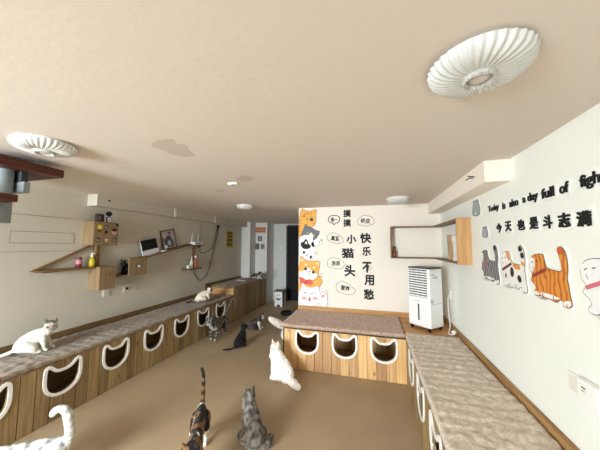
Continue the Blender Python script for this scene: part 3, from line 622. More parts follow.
# ------------------------------------------------------------------ corner shelf on the mural wall
cs = thing('wall_shelf', 'open wooden corner shelf frame above the air cooler', 'shelf', (.93, MY, 1.6))
D = .125; Z0, Z1 = 1.368, 1.822; Y1 = 2.875
obj('top_board', bx(.25, RW, MY-D, MY, Z1-.018, Z1), SHELFX, cs); obj('bottom_board', bx(.25, RW, MY-D, MY, Z0, Z0+.018), SHELFX, cs)
obj('top_board', bx(RW-D, RW, Y1+.0181, MY-D-.0005, Z1-.018, Z1), SHELFW, cs); obj('bottom_board', bx(RW-D, RW, Y1+.0181, MY-D-.0005, Z0, Z0+.018), SHELFW, cs)
obj('end_panel', bx(.25, .266, MY-D, MY, Z0+.0185, Z1-.0185), SHELFX, cs); obj('end_panel', bx(RW-D-.004, RW, Y1, Y1+.018, Z0-.006, Z1+.004), wood('light_end_panel', (206, 164, 116), (182, 138, 92), None, .1, 'Z', knots=False), cs)
t = thing('small_bottle', 'small brown bottle at left end of the corner shelf', 'bottle', (.3, MY-.06, Z0+.018)); b = B(); lathe(b, [(.024, 0), (.026, .01), (.026, .085), (.012, .105), (.012, .115)], (.3, MY-.06, Z0+.0185), 18); obj('bottle_body', b, mat('bottle_brown', (136, 64, 40), .3), t, smooth=True); b = B(); cyl(b, (.3, MY-.06, Z0+.1335), (.3, MY-.06, Z0+.165), .015, n=14); obj('bottle_cap', b, BLACK, t)
for (y, h, c, l) in ((3.2, .285, (186, 150, 112), 'tan book standing on the corner shelf by right wall'), (3.03, .27, (226, 224, 222), 'white book standing on the corner shelf next to light panel')):
    t = thing('book', l, 'book', (.86, y, Z0+.018), 0, 'books on the corner shelf')
    Mb = Matrix.Translation((.862, y, Z0+.0195)) @ Matrix.Rotation(math.radians(-8), 4, 'X')
    obj('cover', bx(-.055, .05, -.014, .014, .004, h, .002, M=Mb), mat('book_%d' % c[2], c, .5, .15, 12), t); obj('spine_print', bx(-.0566, -.0551, -.006, .006, .05, h-.06, M=Mb), mat('book_print', (120, 100, 92), .6, .5, 60), t)

# ------------------------------------------------------------------ air cooler
ac = thing('air_cooler', 'white floor standing air cooler on casters in bench corner', 'air cooler', (.615, 3.56, TOP-.004), math.radians(-45))
ORG[ac.name] = (0, 0, 0)
# local frame: front faces -y ; width .33 along x, depth .30
Wc, Dc = .15, .125; z0 = .042; z1 = .745
CW = mat('cooler_white', (242, 243, 244), .35, .02, spec=.45); CG = mat('cooler_grey', (196, 198, 202), .4)
obj('body', bx(-Wc, Wc, -Dc, Dc, z0, z1-.012, .014), CW, ac, local=True)
obj('top_panel', bx(-Wc+.004, Wc-.004, -Dc+.004, Dc-.004, z1-.0118, z1+.004, .004), mat('cooler_top', (58, 60, 64), .35), ac, local=True)
obj('grille', bx(-Wc+.02, Wc-.035, -Dc-.0005, -Dc+.01, .39, .72), mat('grille_dark', (46, 48, 52), .6), ac, local=True)
for k in range(11): obj('louver', bx(-Wc+.018, Wc-.033, -Dc-.012, -Dc-.001, .396+k*.0295, .396+k*.0295+.0165, .003), CW, ac, local=True)
for k in range(3): obj('vane', bx(-.09+k*.075, -.085+k*.075, -Dc-.0008, -Dc-.0006, .39, .72), CG, ac, local=True)
obj('water_window', bx(-.012, .008, -Dc-.004, -Dc+.004, .115, .31, .002), mat('water_dark', (60, 66, 76), .25), ac, local=True)
obj('lower_door', bx(-Wc+.016, Wc-.016, -Dc-.003, -Dc+.002, .07, .365, .002), CW, ac, local=True)
obj('badge', bx(-.05, .02, -Dc-.0045, -Dc-.003, .335, .347), CG, ac, local=True)
obj('side_handle', bx(Wc-.002, Wc+.004, -.06, .03, .62, .645, .002), CG, ac, local=True)
obj('drain_knob', (lambda bb: cyl(bb, (Wc-.004, -.1, .36), (Wc+.012, -.1, .36), .022, n=18))(B()), CG, ac, local=True)
obj('side_seam', bx(Wc-.0005, Wc+.0006, -Dc+.02, Dc-.02, .318, .324), CG, ac, local=True)
obj('side_label', bx(Wc-.0005, Wc+.0008, -.1, -.02, .655, .672), CG, ac, local=True)
for sx in (-1, 1):
    for sy in (-1, 1):
        b = B(); cyl(b, (sx*.12-.01, sy*.10, .0205), (sx*.12+.01, sy*.10, .0205), .02, n=16); box(b, sx*.12-.014, sx*.12+.014, sy*.10-.014, sy*.10+.014, .03, .044); obj('caster', b, BLACK, ac, local=True)
t = thing('power_plug', 'white coiled plug and cord on the corner board', 'plug', (.87, 3.42, TOP-.004))
b = B(); tube(b, [(RW-.012, 3.72, .93), (RW-.03, 3.7, .84), (RW-.04, 3.64, .7), (RW-.05, 3.56, .6), (.85, 3.47, .56), (.82, 3.4, .547), (.85, 3.36, .547), (.885, 3.4, .549), (.86, 3.45, .552)], .006, 8, 10); obj('cord', b, WHITE, t, smooth=True)
b = B(); sph(b, (.875, 3.39, TOP+.024), .026, 2, (1, 1.15, .95)); obj('plug_head', b, WHITE, t, smooth=True)
t = thing('wall_socket', 'white wall socket on right wall behind the air cooler', 'socket', (RW, 3.72, .94)); obj('plate', bx(RW-.01, RW, 3.66, 3.775, .89, .985, .004), WHITE, t); obj('slot', bx(RW-.0112, RW-.0101, 3.69, 3.72, .935, .94), DARK, t)
t = thing('switch_plate', 'square white switch plate low on the right wall', 'switch', (RW, 1.598, .893)); obj('plate', bx(RW-.012, RW, 1.553, 1.645, .845, .94, .005), WHITE, t); obj('rocker', bx(RW-.015, RW-.0121, 1.565, 1.632, .858, .928, .002), OFFW, t)
t = thing('socket_box', 'white surface box with small dark print beside switch plate', 'socket box', (RW, 1.49, .885)); obj('case', bx(RW-.035, RW, 1.43, 1.545, .838, .95, .006), WHITE, t); obj('print_mark', bx(RW-.0358, RW-.0351, 1.492, 1.516, .915, .921), DARK, t); obj('print_mark', bx(RW-.0358, RW-.0351, 1.498, 1.516, .902, .906), mat('print_grey', (120, 120, 124), .5), t)

# ------------------------------------------------------------------ lettering on the right wall
EN = [('Today', 2.446, 2.262, 1.872, 1.81), ('is', 2.206, 2.162, 1.866, 1.815), ('also', 2.105, 1.993, 1.868, 1.815), ('a day', 1.94, 1.783, 1.87, 1.805), ('full', 1.75, 1.645, 1.868, 1.812), ('of', 1.603, 1.54, 1.868, 1.812), ('fighting', 1.469, 1.24, 1.872, 1.80)]
CN = [('今', 2.319, 2.235, 1.722, 1.648), ('天', 2.181, 2.098, 1.724, 1.652), ('也', 2.021, 1.934, 1.72, 1.65), ('是', 1.881, 1.798, 1.722, 1.648), ('斗', 1.752, 1.675, 1.718, 1.644), ('志', 1.63, 1.545, 1.716, 1.642), ('满', 1.506, 1.42, 1.71, 1.638), ('满', 1.36, 1.275, 1.71, 1.638)]
WHO = {'今': 'first', '天': 'second', '也': 'third', '是': 'fourth', '斗': 'fifth', '志': 'sixth', '满': 'seventh'}
for k, (s, ya, yb, za, zb) in enumerate(EN+CN):
    cn = k >= len(EN)
    lab = ('black foam word %s in the upper text row on right wall' % s) if not cn else ('black foam character %s, %s of the lower row on right wall' % (s, 'seventh' if k == len(EN)+6 else 'eighth' if k == len(EN)+7 else WHO[s]))
    t = thing('wall_letter', lab, 'wall lettering', (RW, (ya+yb)/2, (za+zb)/2), 0, 'foam letters on the right wall')
    hh, wd = za-zb, ya-yb; u, v = (ya+yb)/2, (za+zb)/2
    bk = text_bm(s, hh+.024, .012, .006, wd+.026, .11); obj('white_backing', place_text(bk, on_right, u, v-.003, .0005, flip=True), PAPER, t)
    fr_ = text_bm(s, hh, .012, .005, wd, .014 if not cn else .03); obj('black_face', place_text(fr_, on_right, u, v, .0078, flip=True), INK, t)

# ------------------------------------------------------------------ foam cats on the right wall
KBODY = [(1.918, 1.444), (1.894, 1.485), (1.855, 1.501), (1.792, 1.505), (1.776, 1.501), (1.768, 1.454), (1.752, 1.426), (1.691, 1.421), (1.638, 1.418), (1.634, 1.449), (1.649, 1.5), (1.663, 1.534), (1.645, 1.547), (1.622, 1.544), (1.599, 1.516), (1.591, 1.465), (1.593, 1.429), (1.604, 1.39), (1.596, 1.364), (1.593, 1.328), (1.585, 1.289), (1.579, 1.263), (1.602, 1.245), (1.641, 1.245), (1.643, 1.263), (1.639, 1.276), (1.671, 1.274), (1.68, 1.26), (1.709, 1.254), (1.723, 1.261), (1.762, 1.264), (1.778, 1.258), (1.811, 1.26), (1.818, 1.274), (1.845, 1.258), (1.881, 1.263), (1.888, 1.28), (1.862, 1.299), (1.874, 1.322), (1.901, 1.338), (1.913, 1.347), (1.898, 1.364), (1.886, 1.384), (1.913, 1.404)]
KCOL = [(1.893, 1.378), (1.756, 1.431), (1.748, 1.414), (1.885, 1.361)]
KFACE = [(1.912, 1.467), (1.885, 1.484), (1.862, 1.476), (1.857, 1.448), (1.870, 1.41), (1.886, 1.392), (1.911, 1.408)]
KBEL = [(1.83, 1.288), (1.744, 1.29), (1.671, 1.284), (1.66, 1.276), (1.731, 1.264), (1.815, 1.27)]
KHIND = [(1.636, 1.272), (1.589, 1.285), (1.582, 1.265), (1.602, 1.248), (1.639, 1.248)]
KFORE = [(1.885, 1.281), (1.845, 1.288), (1.831, 1.266), (1.881, 1.266)]
KTIP = [(1.661, 1.53), (1.645, 1.543), (1.624, 1.541), (1.604, 1.516), (1.648, 1.503)]
def stripes(name, ca, cb, f=46):
    m, nt, b = newmat(name); N = nt.nodes; L = nt.links; b.inputs['Roughness'].default_value = .6
    tc = N.new('ShaderNodeTexCoord'); wv = N.new('ShaderNodeTexWave'); wv.bands_direction = 'Y'; wv.inputs['Scale'].default_value = f/6.28*1.3; wv.inputs['Distortion'].default_value = 5; wv.inputs['Detail Scale'].default_value = 1.5
    L.new(tc.outputs['Object'], wv.inputs['Vector']); mr = N.new('ShaderNodeMapRange'); mr.inputs[1].default_value = .62; mr.inputs[2].default_value = .74; L.new(wv.outputs['Fac'], mr.inputs[0])
    mx = N.new('ShaderNodeMix'); mx.data_type = 'RGBA'; mx.inputs[6].default_value = lin(ca); mx.inputs[7].default_value = lin(cb); L.new(mr.outputs[0], mx.inputs[0]); L.new(mx.outputs[2], b.inputs['Base Color']); return m
def foam_cat(dy, dz, base, label, spots=(), tip=None, collar=(120, 40, 34), face=(240, 240, 238), sc=1.0):
    f = lambda P: [((u-1.75)*sc+1.75+dy, (v-1.4)*sc+1.4+dz) for u, v in P]
    t = thing('wall_cat', label, 'wall decoration', (RW, 1.75+dy, 1.4+dz), 0, 'foam cats on the right wall')
    o = chaikin(f(KBODY), 1)
    def lay(nm, P, m, a, c, it=1): b = B(); prism(b, chaikin(f(P), it) if it else P, on_right, a, c); return obj(nm, b, m, t)
    b = B(); prism(b, offset(o, .012), on_right, .0005, .006); obj('white_backing', b, PAPER, t)
    b = B(); prism(b, offset(o, .0022), on_right, .006, .0075); obj('outline', b, INK, t)
    b = B(); prism(b, offset(o, -.0012), on_right, .0075, .0085); obj('body_print', b, base, t)
    FW = mat('foamface_%d' % face[0], face, .6)
    lay('face_print', KFACE, FW, .0085, .0092); lay('belly_print', KBEL, FW, .0085, .0092); lay('paw_print', KHIND, FW, .0085, .0092); lay('paw_print', KFORE, FW, .0085, .0092)
    for P, c in spots: lay('coat_patch', P, mat('patch_%d_%d_%d' % c, c, .6), .0092, .0098, 2)
    if tip: lay('tail_tip', KTIP, mat('tip_%d_%d_%d' % tip, tip, .6), .0092, .0098)
    lay('collar', KCOL, mat('collar_%d' % collar[0], collar, .6), .0099, .0107, 0) if False else None
    b = B(); prism(b, f(KCOL), on_right, .0099, .0107); obj('collar', b, mat('collar_%d' % collar[0], collar, .6), t)
    for q in ([(1.89, 1.452), (1.872, 1.46)], [(1.845, 1.462), (1.825, 1.466)], [(1.882, 1.432), (1.872, 1.412)]):
        (a, c), (d_, e) = f(q)
        b = B(); prism(b, [(a, c), (d_, e), (d_, e-.0045), (a, c-.0045)], on_right, .0099, .0106); obj('face_line', b, INK, t)
    for q in ([(1.71, 1.262), (1.712, 1.285)], [(1.80, 1.264), (1.80, 1.286)], [(1.612, 1.25), (1.615, 1.262)]):
        (a, c), (d_, e) = f(q)
        b = B(); prism(b, [(a, c), (a-.004, c), (d_-.004, e), (d_, e)], on_right, .0099, .0106); obj('leg_line', b, INK, t)
foam_cat(.738, .008, stripes('foam_grey_tabby', (150, 148, 152), (38, 38, 42), 52), 'dark grey striped foam cat, leftmost on the right wall', tip=(34, 34, 38), collar=(168, 112, 100))
foam_cat(.372, .006, mat('foam_white_cat', (238, 236, 232), .6), 'white foam cat with black and orange patches on right wall', collar=(104, 52, 44), tip=(30, 28, 28),
    spots=[(((1.83, 1.5), (1.79, 1.504), (1.776, 1.47), (1.768, 1.44), (1.80, 1.445)), (226, 150, 66)), (((1.75, 1.424), (1.68, 1.42), (1.64, 1.415), (1.65, 1.385), (1.72, 1.39)), (226, 150, 66)), (((1.77, 1.40), (1.735, 1.395), (1.725, 1.35), (1.755, 1.325), (1.78, 1.35)), (26, 24, 24)), (((1.68, 1.355), (1.65, 1.35), (1.635, 1.32), (1.66, 1.3), (1.69, 1.325)), (26, 24, 24)), (((1.85, 1.35), (1.83, 1.345), (1.832, 1.318), (1.85, 1.315)), (26, 24, 24)), (((1.64, 1.5), (1.60, 1.505), (1.592, 1.465), (1.63, 1.462)), (30, 28, 28)), (((1.628, 1.45), (1.596, 1.44), (1.598, 1.41), (1.63, 1.42)), (226, 150, 66))])
foam_cat(0, 0, stripes('foam_orange_tabby', (222, 146, 56), (184, 96, 30), 40), 'orange striped foam cat with red collar on right wall', tip=(196, 92, 50), collar=(150, 54, 48))
foam_cat(-.405, -.006, mat('foam_white_cat2', (236, 238, 240), .6), 'white foam cat with pink collar at right frame edge', collar=(206, 112, 122))
# grey rounded foam shapes above them
for (y, z, s, l) in ((2.712, 1.898, 1.0, 'larger grey rounded foam sitting cat shape left of text'), (2.541, 1.667, .62, 'smaller grey rounded foam sitting cat shape under text')):
    t = thing('wall_shape', l, 'wall decoration', (RW, y, z), 0, 'grey foam shapes on the right wall')
    P = [(y+a*s, z+b_*s) for a, b_ in ((.066, .035), (.06, .075), (.04, .066), (0, .068), (-.04, .066), (-.06, .075), (-.066, .035), (-.09, -.005), (-.095, -.04), (-.07, -.068), (0, -.072), (.07, -.068), (.095, -.04), (.09, -.005))]
    o = chaikin(P, 2); b = B(); prism(b, offset(o, .008), on_right, .0005, .006); obj('white_backing', b, PAPER, t)
    b = B(); prism(b, offset(o, .0035), on_right, .006, .007); obj('outline', b, mat('outline_grey', (70, 76, 80), .6), t)
    b = B(); prism(b, offset(o, -.0035), on_right, .007, .008); obj('body_print', b, mat('shape_grey', (158, 170, 172), .6), t)
    b = B(); prism(b, ell(y+.01*s, z-.055*s, .012*s, .012*s), on_right, .008, .0088); obj('foot_print', b, PAPER, t)

# ------------------------------------------------------------------ mural on the partition
MG = 'characters of the mural'
MT = [('摸', -.374, 2.041, .12, .118, 'topmost'), ('摸', -.375, 1.894, .12, .118, 'second from top, left column'), ('小', -.314, 1.644, .15, .14, 'mid left column'), ('猫', -.372, 1.431, .19, .155, 'mid left column below the small one'), ('头', -.342, 1.166, .165, .176, 'bottom of left column'),
      ('快', -.101, 1.66, .166, .157, 'top of right column'), ('乐', -.091, 1.461, .13, .14, 'second of right column'), ('不', -.088, 1.223, .14, .162, 'middle of right column'), ('用', -.058, 1.034, .141, .156, 'fourth of right column'), ('愁', -.066, 0.826, .15, .153, 'bottom of right column')]
for s, u, v, wd, hh, pl in MT:
    b = text_bm(s, hh, .012, .002, wd, .028); o = obj('mural_character', place_text(b, on_mural, u, v, .0005), INK, origin=(u, MY, v)); tag(o, 'black mural character %s, %s' % (s, pl), 'wall lettering', MG)
BUB = [([(-.674, 1.958), (-.646, 2.01), (-.572, 2.018), (-.499, 2.002), (-.485, 1.953), (-.51, 1.902), (-.562, 1.892), (-.577, 1.86), (-.589, 1.893), (-.646, 1.904)], '喵一', .012, 'thick outlined speech bubble at top left of the mural text', 0),
       ([(-.7, 1.674), (-.658, 1.736), (-.584, 1.752), (-.512, 1.714), (-.44, 1.662), (-.435, 1.6), (-.492, 1.574), (-.575, 1.586), (-.658, 1.607)], '真爱', .005, 'cloud bubble beside the small character in mural left column', -.12),
       ([(-.691, 1.278), (-.66, 1.341), (-.597, 1.369), (-.535, 1.343), (-.474, 1.33), (-.417, 1.264), (-.434, 1.217), (-.495, 1.181), (-.577, 1.199), (-.671, 1.207)], '浪浪', .005, 'cloud bubble left of the head character in the mural', .05),
       ([(-.559, .926), (-.528, .988), (-.446, 1.007), (-.396, .983), (-.317, .927), (-.254, .88), (-.275, .824), (-.358, .8), (-.458, .82), (-.539, .846)], '营养', .005, 'lowest cloud bubble in the mural text', -.15),
       ([(-.229, 1.921), (-.174, 1.987), (-.105, 2.012), (-.027, 1.993), (.034, 1.931), (.02, 1.871), (-.048, 1.848), (-.147, 1.843), (-.206, 1.875)], '嗨皮', .005, 'cloud bubble at top right of the mural text', -.05)]
for P, s, th, l, rot in BUB:
    cx = sum(p[0] for p in P)/len(P); cz = sum(p[1] for p in P)/len(P)
    t = thing('mural_bubble', l, 'wall decoration', (cx, MY, cz), 0, 'speech bubbles of the mural')
    if th > .01: o = chaikin(P, 1)
    else:   # scalloped cloud edge
        o0 = chaikin(P, 2); o = [((p[0]-cx)*(1+.035*math.cos(i*PI*2/6))+cx, (p[1]-cz)*(1+.035*math.cos(i*PI*2/6))+cz) for i, p in enumerate(o0)]
    b = B(); ring(b, offset(o, -th/2), offset(o, th/2), on_mural, .0004, .0014); obj('bubble_outline', b, INK, t)
    b = text_bm(s, .078, .01, .001, .135 if th < .01 else .1, .02); place_text(b, on_mural, cx, cz+(0 if th < .01 else .01), .0004, rot); obj('bubble_text', b, INK, t)
def mural_cat(label, z):
    return thing('mural_cat', label, 'wall decoration', (-.98, MY, z), 0, 'painted cats of the mural')
LV = [0]
def paint(t, name, P, rgb, it=2, line=None, lvl=0):
    """one flat painted shape; every cat of the stack lies over the one above it"""
    d0 = .0006+lvl*.0007; o = chaikin(P, it) if it else P
    o = [(max(u, MX+.001), v) for u, v in o]
    if line:
        o2 = [(max(u, MX+.0006), v) for u, v in offset(o, line)]
        b = B(); prism(b, o2, on_mural, d0-.0004, d0); obj('outline', b, mat('mural_line', (58, 46, 44), .7), t)
    b = B(); prism(b, o, on_mural, d0, d0+.0003); return obj(name, b, mat('mural_%d_%d_%d' % rgb, rgb, .7), t)
OR = (232, 172, 84)
t = mural_cat('orange tabby painted cat at top left corner of mural', 1.7)
A = [(-1.155, 1.6), (-1.149, 1.985), (-1.119, 2.086), (-1.097, 2.148), (-1.059, 2.114), (-.978, 2.097), (-.912, 2.109), (-.849, 2.128), (-.866, 2.036), (-.864, 1.921), (-.897, 1.858), (-.948, 1.835), (-.992, 1.842), (-1.0, 1.7), (-1.05, 1.62)]
paint(t, 'head', A, OR, 1, .004, 0); paint(t, 'eye', ell(-.937, 1.966, .028, .03), (30, 24, 24), 0, None, 1); paint(t, 'eye_glint', ell(-.93, 1.976, .008, .008), (245, 245, 245), 0, None, 2)
paint(t, 'closed_eye', [(-1.10, 2.0), (-1.085, 2.025), (-1.06, 2.03), (-1.04, 2.01), (-1.045, 2.0), (-1.063, 2.018), (-1.083, 2.013), (-1.093, 1.995)], (110, 66, 40), 0, None, 1); paint(t, 'nose', ell(-1.01, 1.965, .013, .01), (80, 50, 44), 0, None, 1)
for k, (u, v) in enumerate(((-1.02, 2.085), (-.985, 2.08), (-.95, 2.082), (-1.06, 2.075))): paint(t, 'stripe', [(u, v), (u+.01, v), (u+.012, v-.045), (u+.004, v-.045)], (176, 112, 52), 0, None, 1)
for k in range(6): paint(t, 'stripe', [(-1.15, 1.95-k*.045), (-1.12, 1.955-k*.045), (-1.12, 1.945-k*.045), (-1.15, 1.935-k*.045)], (176, 112, 52), 0, None, 1)
paint(t, 'blush', ell(-.9, 1.9, .022, .014), (226, 140, 90), 0, None, 1)
t = mural_cat('grey and white painted cat below the orange tabby in mural', 1.7)
Bp = [(-1.037, 1.9), (-1.0, 1.845), (-.941, 1.837), (-.861, 1.779), (-.806, 1.776), (-.811, 1.743), (-.829, 1.701), (-.861, 1.666), (-.897, 1.595), (-1.0, 1.6), (-1.11, 1.65), (-1.111, 1.732), (-1.059, 1.824)]
paint(t, 'head', Bp, (112, 116, 122), 1, .004, 3); paint(t, 'white_blaze', [(-.94, 1.765), (-.905, 1.69), (-.92, 1.64), (-1.0, 1.66), (-1.02, 1.715), (-.975, 1.715)], (244, 242, 238), 1, None, 4); paint(t, 'nose', ell(-.955, 1.70, .01, .008), (210, 150, 90), 0, None, 5)
paint(t, 'eye', ell(-.905, 1.705, .011, .012), (216, 190, 80), 0, None, 5); paint(t, 'eye', ell(-1.0, 1.745, .011, .012), (216, 190, 80), 0, None, 5); paint(t, 'ear_inside', [(-.835, 1.765), (-.812, 1.768), (-.822, 1.74)], (150, 120, 118), 0, None, 4)
t = mural_cat('white painted cat with black patch and raised paw in mural', 1.5)
paint(t, 'body', [(-1.148, 1.667), (-1.081, 1.71), (-.992, 1.716), (-.926, 1.694), (-.905, 1.6), (-.88, 1.5), (-.89, 1.4), (-.93, 1.33), (-1.146, 1.3)], (246, 245, 243), 1, .003, 6)
paint(t, 'raised_paw', [(-.95, 1.56), (-.912, 1.624), (-.825, 1.673), (-.747, 1.616), (-.79, 1.581), (-.84, 1.539), (-.89, 1.52), (-.93, 1.53)], (246, 245, 243), 1, .003, 6)
paint(t, 'toe_line', [(-.80, 1.63), (-.785, 1.64), (-.765, 1.615), (-.775, 1.61)], (90, 80, 78), 0, None, 7); paint(t, 'toe_line', [(-.83, 1.6), (-.82, 1.615), (-.795, 1.59), (-.803, 1.585)], (90, 80, 78), 0, None, 7)
paint(t, 'ear_patch', [(-1.124, 1.568), (-1.1, 1.60), (-1.07, 1.60), (-1.04, 1.65), (-1.005, 1.638), (-.99, 1.575), (-.942, 1.537), (-.964, 1.5), (-1.041, 1.483), (-1.097, 1.508)], (28, 26, 27), 1, None, 7); paint(t, 'ear_inside', [(-1.053, 1.572), (-1.024, 1.622), (-1.004, 1.568)], (238, 228, 224), 0, None, 8)
for u, v in ((-1.063, 1.436), (-.949, 1.363)): paint(t, 'eye', ell(u, v, .02, .024), (26, 24, 24), 0, None, 7)
paint(t, 'nose', ell(-1.019, 1.388, .018, .013), (206, 130, 120), 0, None, 7); paint(t, 'blush', ell(-.862, 1.425, .03, .022), (236, 196, 190), 0, None, 7); paint(t, 'blush', ell(-1.105, 1.36, .025, .02), (236, 196, 190), 0, None, 7)
t = mural_cat('orange and white painted cat with red bow in mural', 1.1)
paint(t, 'body', [(-1.152, 1.0), (-1.05, .9), (-.831, 1.08), (-.80, 1.05), (-.767, 1.014), (-.772, .952), (-.857, .845), (-.964, .8), (-1.073, .8), (-1.152, .8)], OR, 1, .003, 9)
paint(t, 'head', [(-1.153, 1.0), (-1.153, 1.157), (-1.132, 1.264), (-1.107, 1.385), (-1.03, 1.302), (-.932, 1.293), (-.796, 1.312), (-.809, 1.208), (-.827, 1.12), (-.85, 1.03), (-.94, .98), (-1.06, .975)], OR, 1, .003, 10)
paint(t, 'white_muzzle', [(-1.153, 1.136), (-1.073, 1.135), (-.986, 1.21), (-.932, 1.135), (-.839, 1.1), (-.85, 1.045), (-.935, .99), (-1.051, .985), (-1.135, 1.02)], (247, 245, 242), 2, None, 11)
for u, v in ((-1.034, 1.173), (-.908, 1.126)): paint(t, 'eye', ell(u, v, .022, .024), (34, 26, 26), 0, None, 12); paint(t, 'brow_spot', ell(u+.01, v+.07, .02, .014), (247, 240, 226), 0, None, 12)
paint(t, 'nose', ell(-.971, 1.13, .014, .011), (40, 34, 40), 0, None, 12); paint(t, 'mouth', [(-1.0, 1.095), (-.975, 1.1), (-.95, 1.088), (-.95, 1.08), (-.975, 1.09), (-1.0, 1.085)], (130, 130, 150), 0, None, 12)
paint(t, 'ear_inside', [(-1.112, 1.29), (-1.1, 1.35), (-1.06, 1.3)], (246, 214, 170), 0, None, 11); paint(t, 'ear_inside', [(-.88, 1.275), (-.812, 1.295), (-.825, 1.225)], (246, 214, 170), 0, None, 11)
for k in (0, 1): paint(t, 'whisker', [(-.83, 1.1-k*.03), (-.745, 1.115-k*.05), (-.745, 1.11-k*.05), (-.83, 1.094-k*.03)], (90, 74, 66), 0, None, 12)
paint(t, 'bow', [(-1.135, 1.045), (-1.08, 1.035), (-1.029, .998), (-.98, 1.01), (-.932, 1.007), (-.92, .965), (-.925, .93), (-.98, .925), (-1.02, .945), (-1.06, .925), (-1.12, .955)], (222, 96, 84), 1, .002, 13)
paint(t, 'bow_knot', ell(-1.02, .965, .022, .026), (196, 70, 62), 0, None, 14)
t = mural_cat('white smiling painted cat at bottom left of mural', .7)
paint(t, 'head', [(-1.151, .604), (-1.147, .799), (-1.106, .875), (-1.084, .965), (-1.02, .889), (-.905, .884), (-.83, .935), (-.815, .837), (-.812, .604)], (248, 246, 244), 1, .003, 15)
for u, v in ((-1.033, .785), (-.917, .781)): paint(t, 'closed_eye', [(u-.032, v), (u-.018, v+.022), (u, v+.028), (u+.018, v+.022), (u+.032, v), (u+.026, v-.003), (u+.014, v+.014), (u, v+.019), (u-.014, v+.014), (u-.026, v-.003)], (40, 36, 40), 0, None, 16)
for u, v in ((-1.06, .717), (-.875, .721)): paint(t, 'blush', ell(u, v, .042, .026), (240, 170, 166), 0, None, 16)
paint(t, 'mouth', ell(-.968, .70, .016, .028), (200, 96, 100), 0, .003, 16); paint(t, 'nose', ell(-.968, .745, .012, .008), (220, 130, 130), 0, None, 16)
paint(t, 'ear_inside', [(-1.09, .885), (-1.082, .935), (-1.05, .89)], (246, 206, 202), 0, None, 16); paint(t, 'ear_inside', [(-.875, .89), (-.838, .912), (-.835, .86)], (246, 206, 202), 0, None, 16)
paint(t, 'paw', [(-.813, .604), (-.816, .837), (-.79, .87), (-.745, .878), (-.70, .85), (-.688, .80), (-.684, .604)], (249, 247, 245), 1, .003, 17)
paint(t, 'paw_pad', ell(-.755, .765, .03, .024), (240, 160, 158), 0, None, 18)
for u, v in ((-.79, .81), (-.765, .832), (-.735, .828), (-.714, .80)): paint(t, 'toe_pad', ell(u, v, .011, .014), (240, 160, 158), 0, None, 18)

# ------------------------------------------------------------------ the cats
def rgbf(c): return Vector(lin(c)[:3])
def sweep(pts, wy, lab, out, step=.3):
    P = [Vector((*p[:3], p[3])) for p in pts]
    Q = []
    if len(P) == 1: Q = [(P[0], 0)]
    else:
        D = [Vector(v) for v in catmull4(P)]
        tot = sum((D[i+1]-D[i]).to_3d().length for i in range(len(D)-1)); acc = 0; Q = [(D[0], 0)]; since = 0
        for i in range(len(D)-1):
            l = (D[i+1]-D[i]).to_3d().length; acc += l; since += l
            if since > D[i+1][3]*step or i == len(D)-2: Q.append((D[i+1], acc/max(tot, 1e-6))); since = 0
    for q, tt in Q: out.append((Vector(q[:3]), max(q[3], .004), wy, lab, tt))
def catmull4(P, k=10):
    P = [P[0]*2-P[1]]+P+[P[-1]*2-P[-2]]; out = []
    for i in range(1, len(P)-2):
        for j in range(k):
            t = j/k; a, b, c, d = P[i-1], P[i], P[i+1], P[i+2]
            out.append(.5*((2*b)+(c-a)*t+(2*a-5*b+4*c-d)*t*t+(3*b-a-3*c+d)*t**3))
    out.append(P[-2]); return out
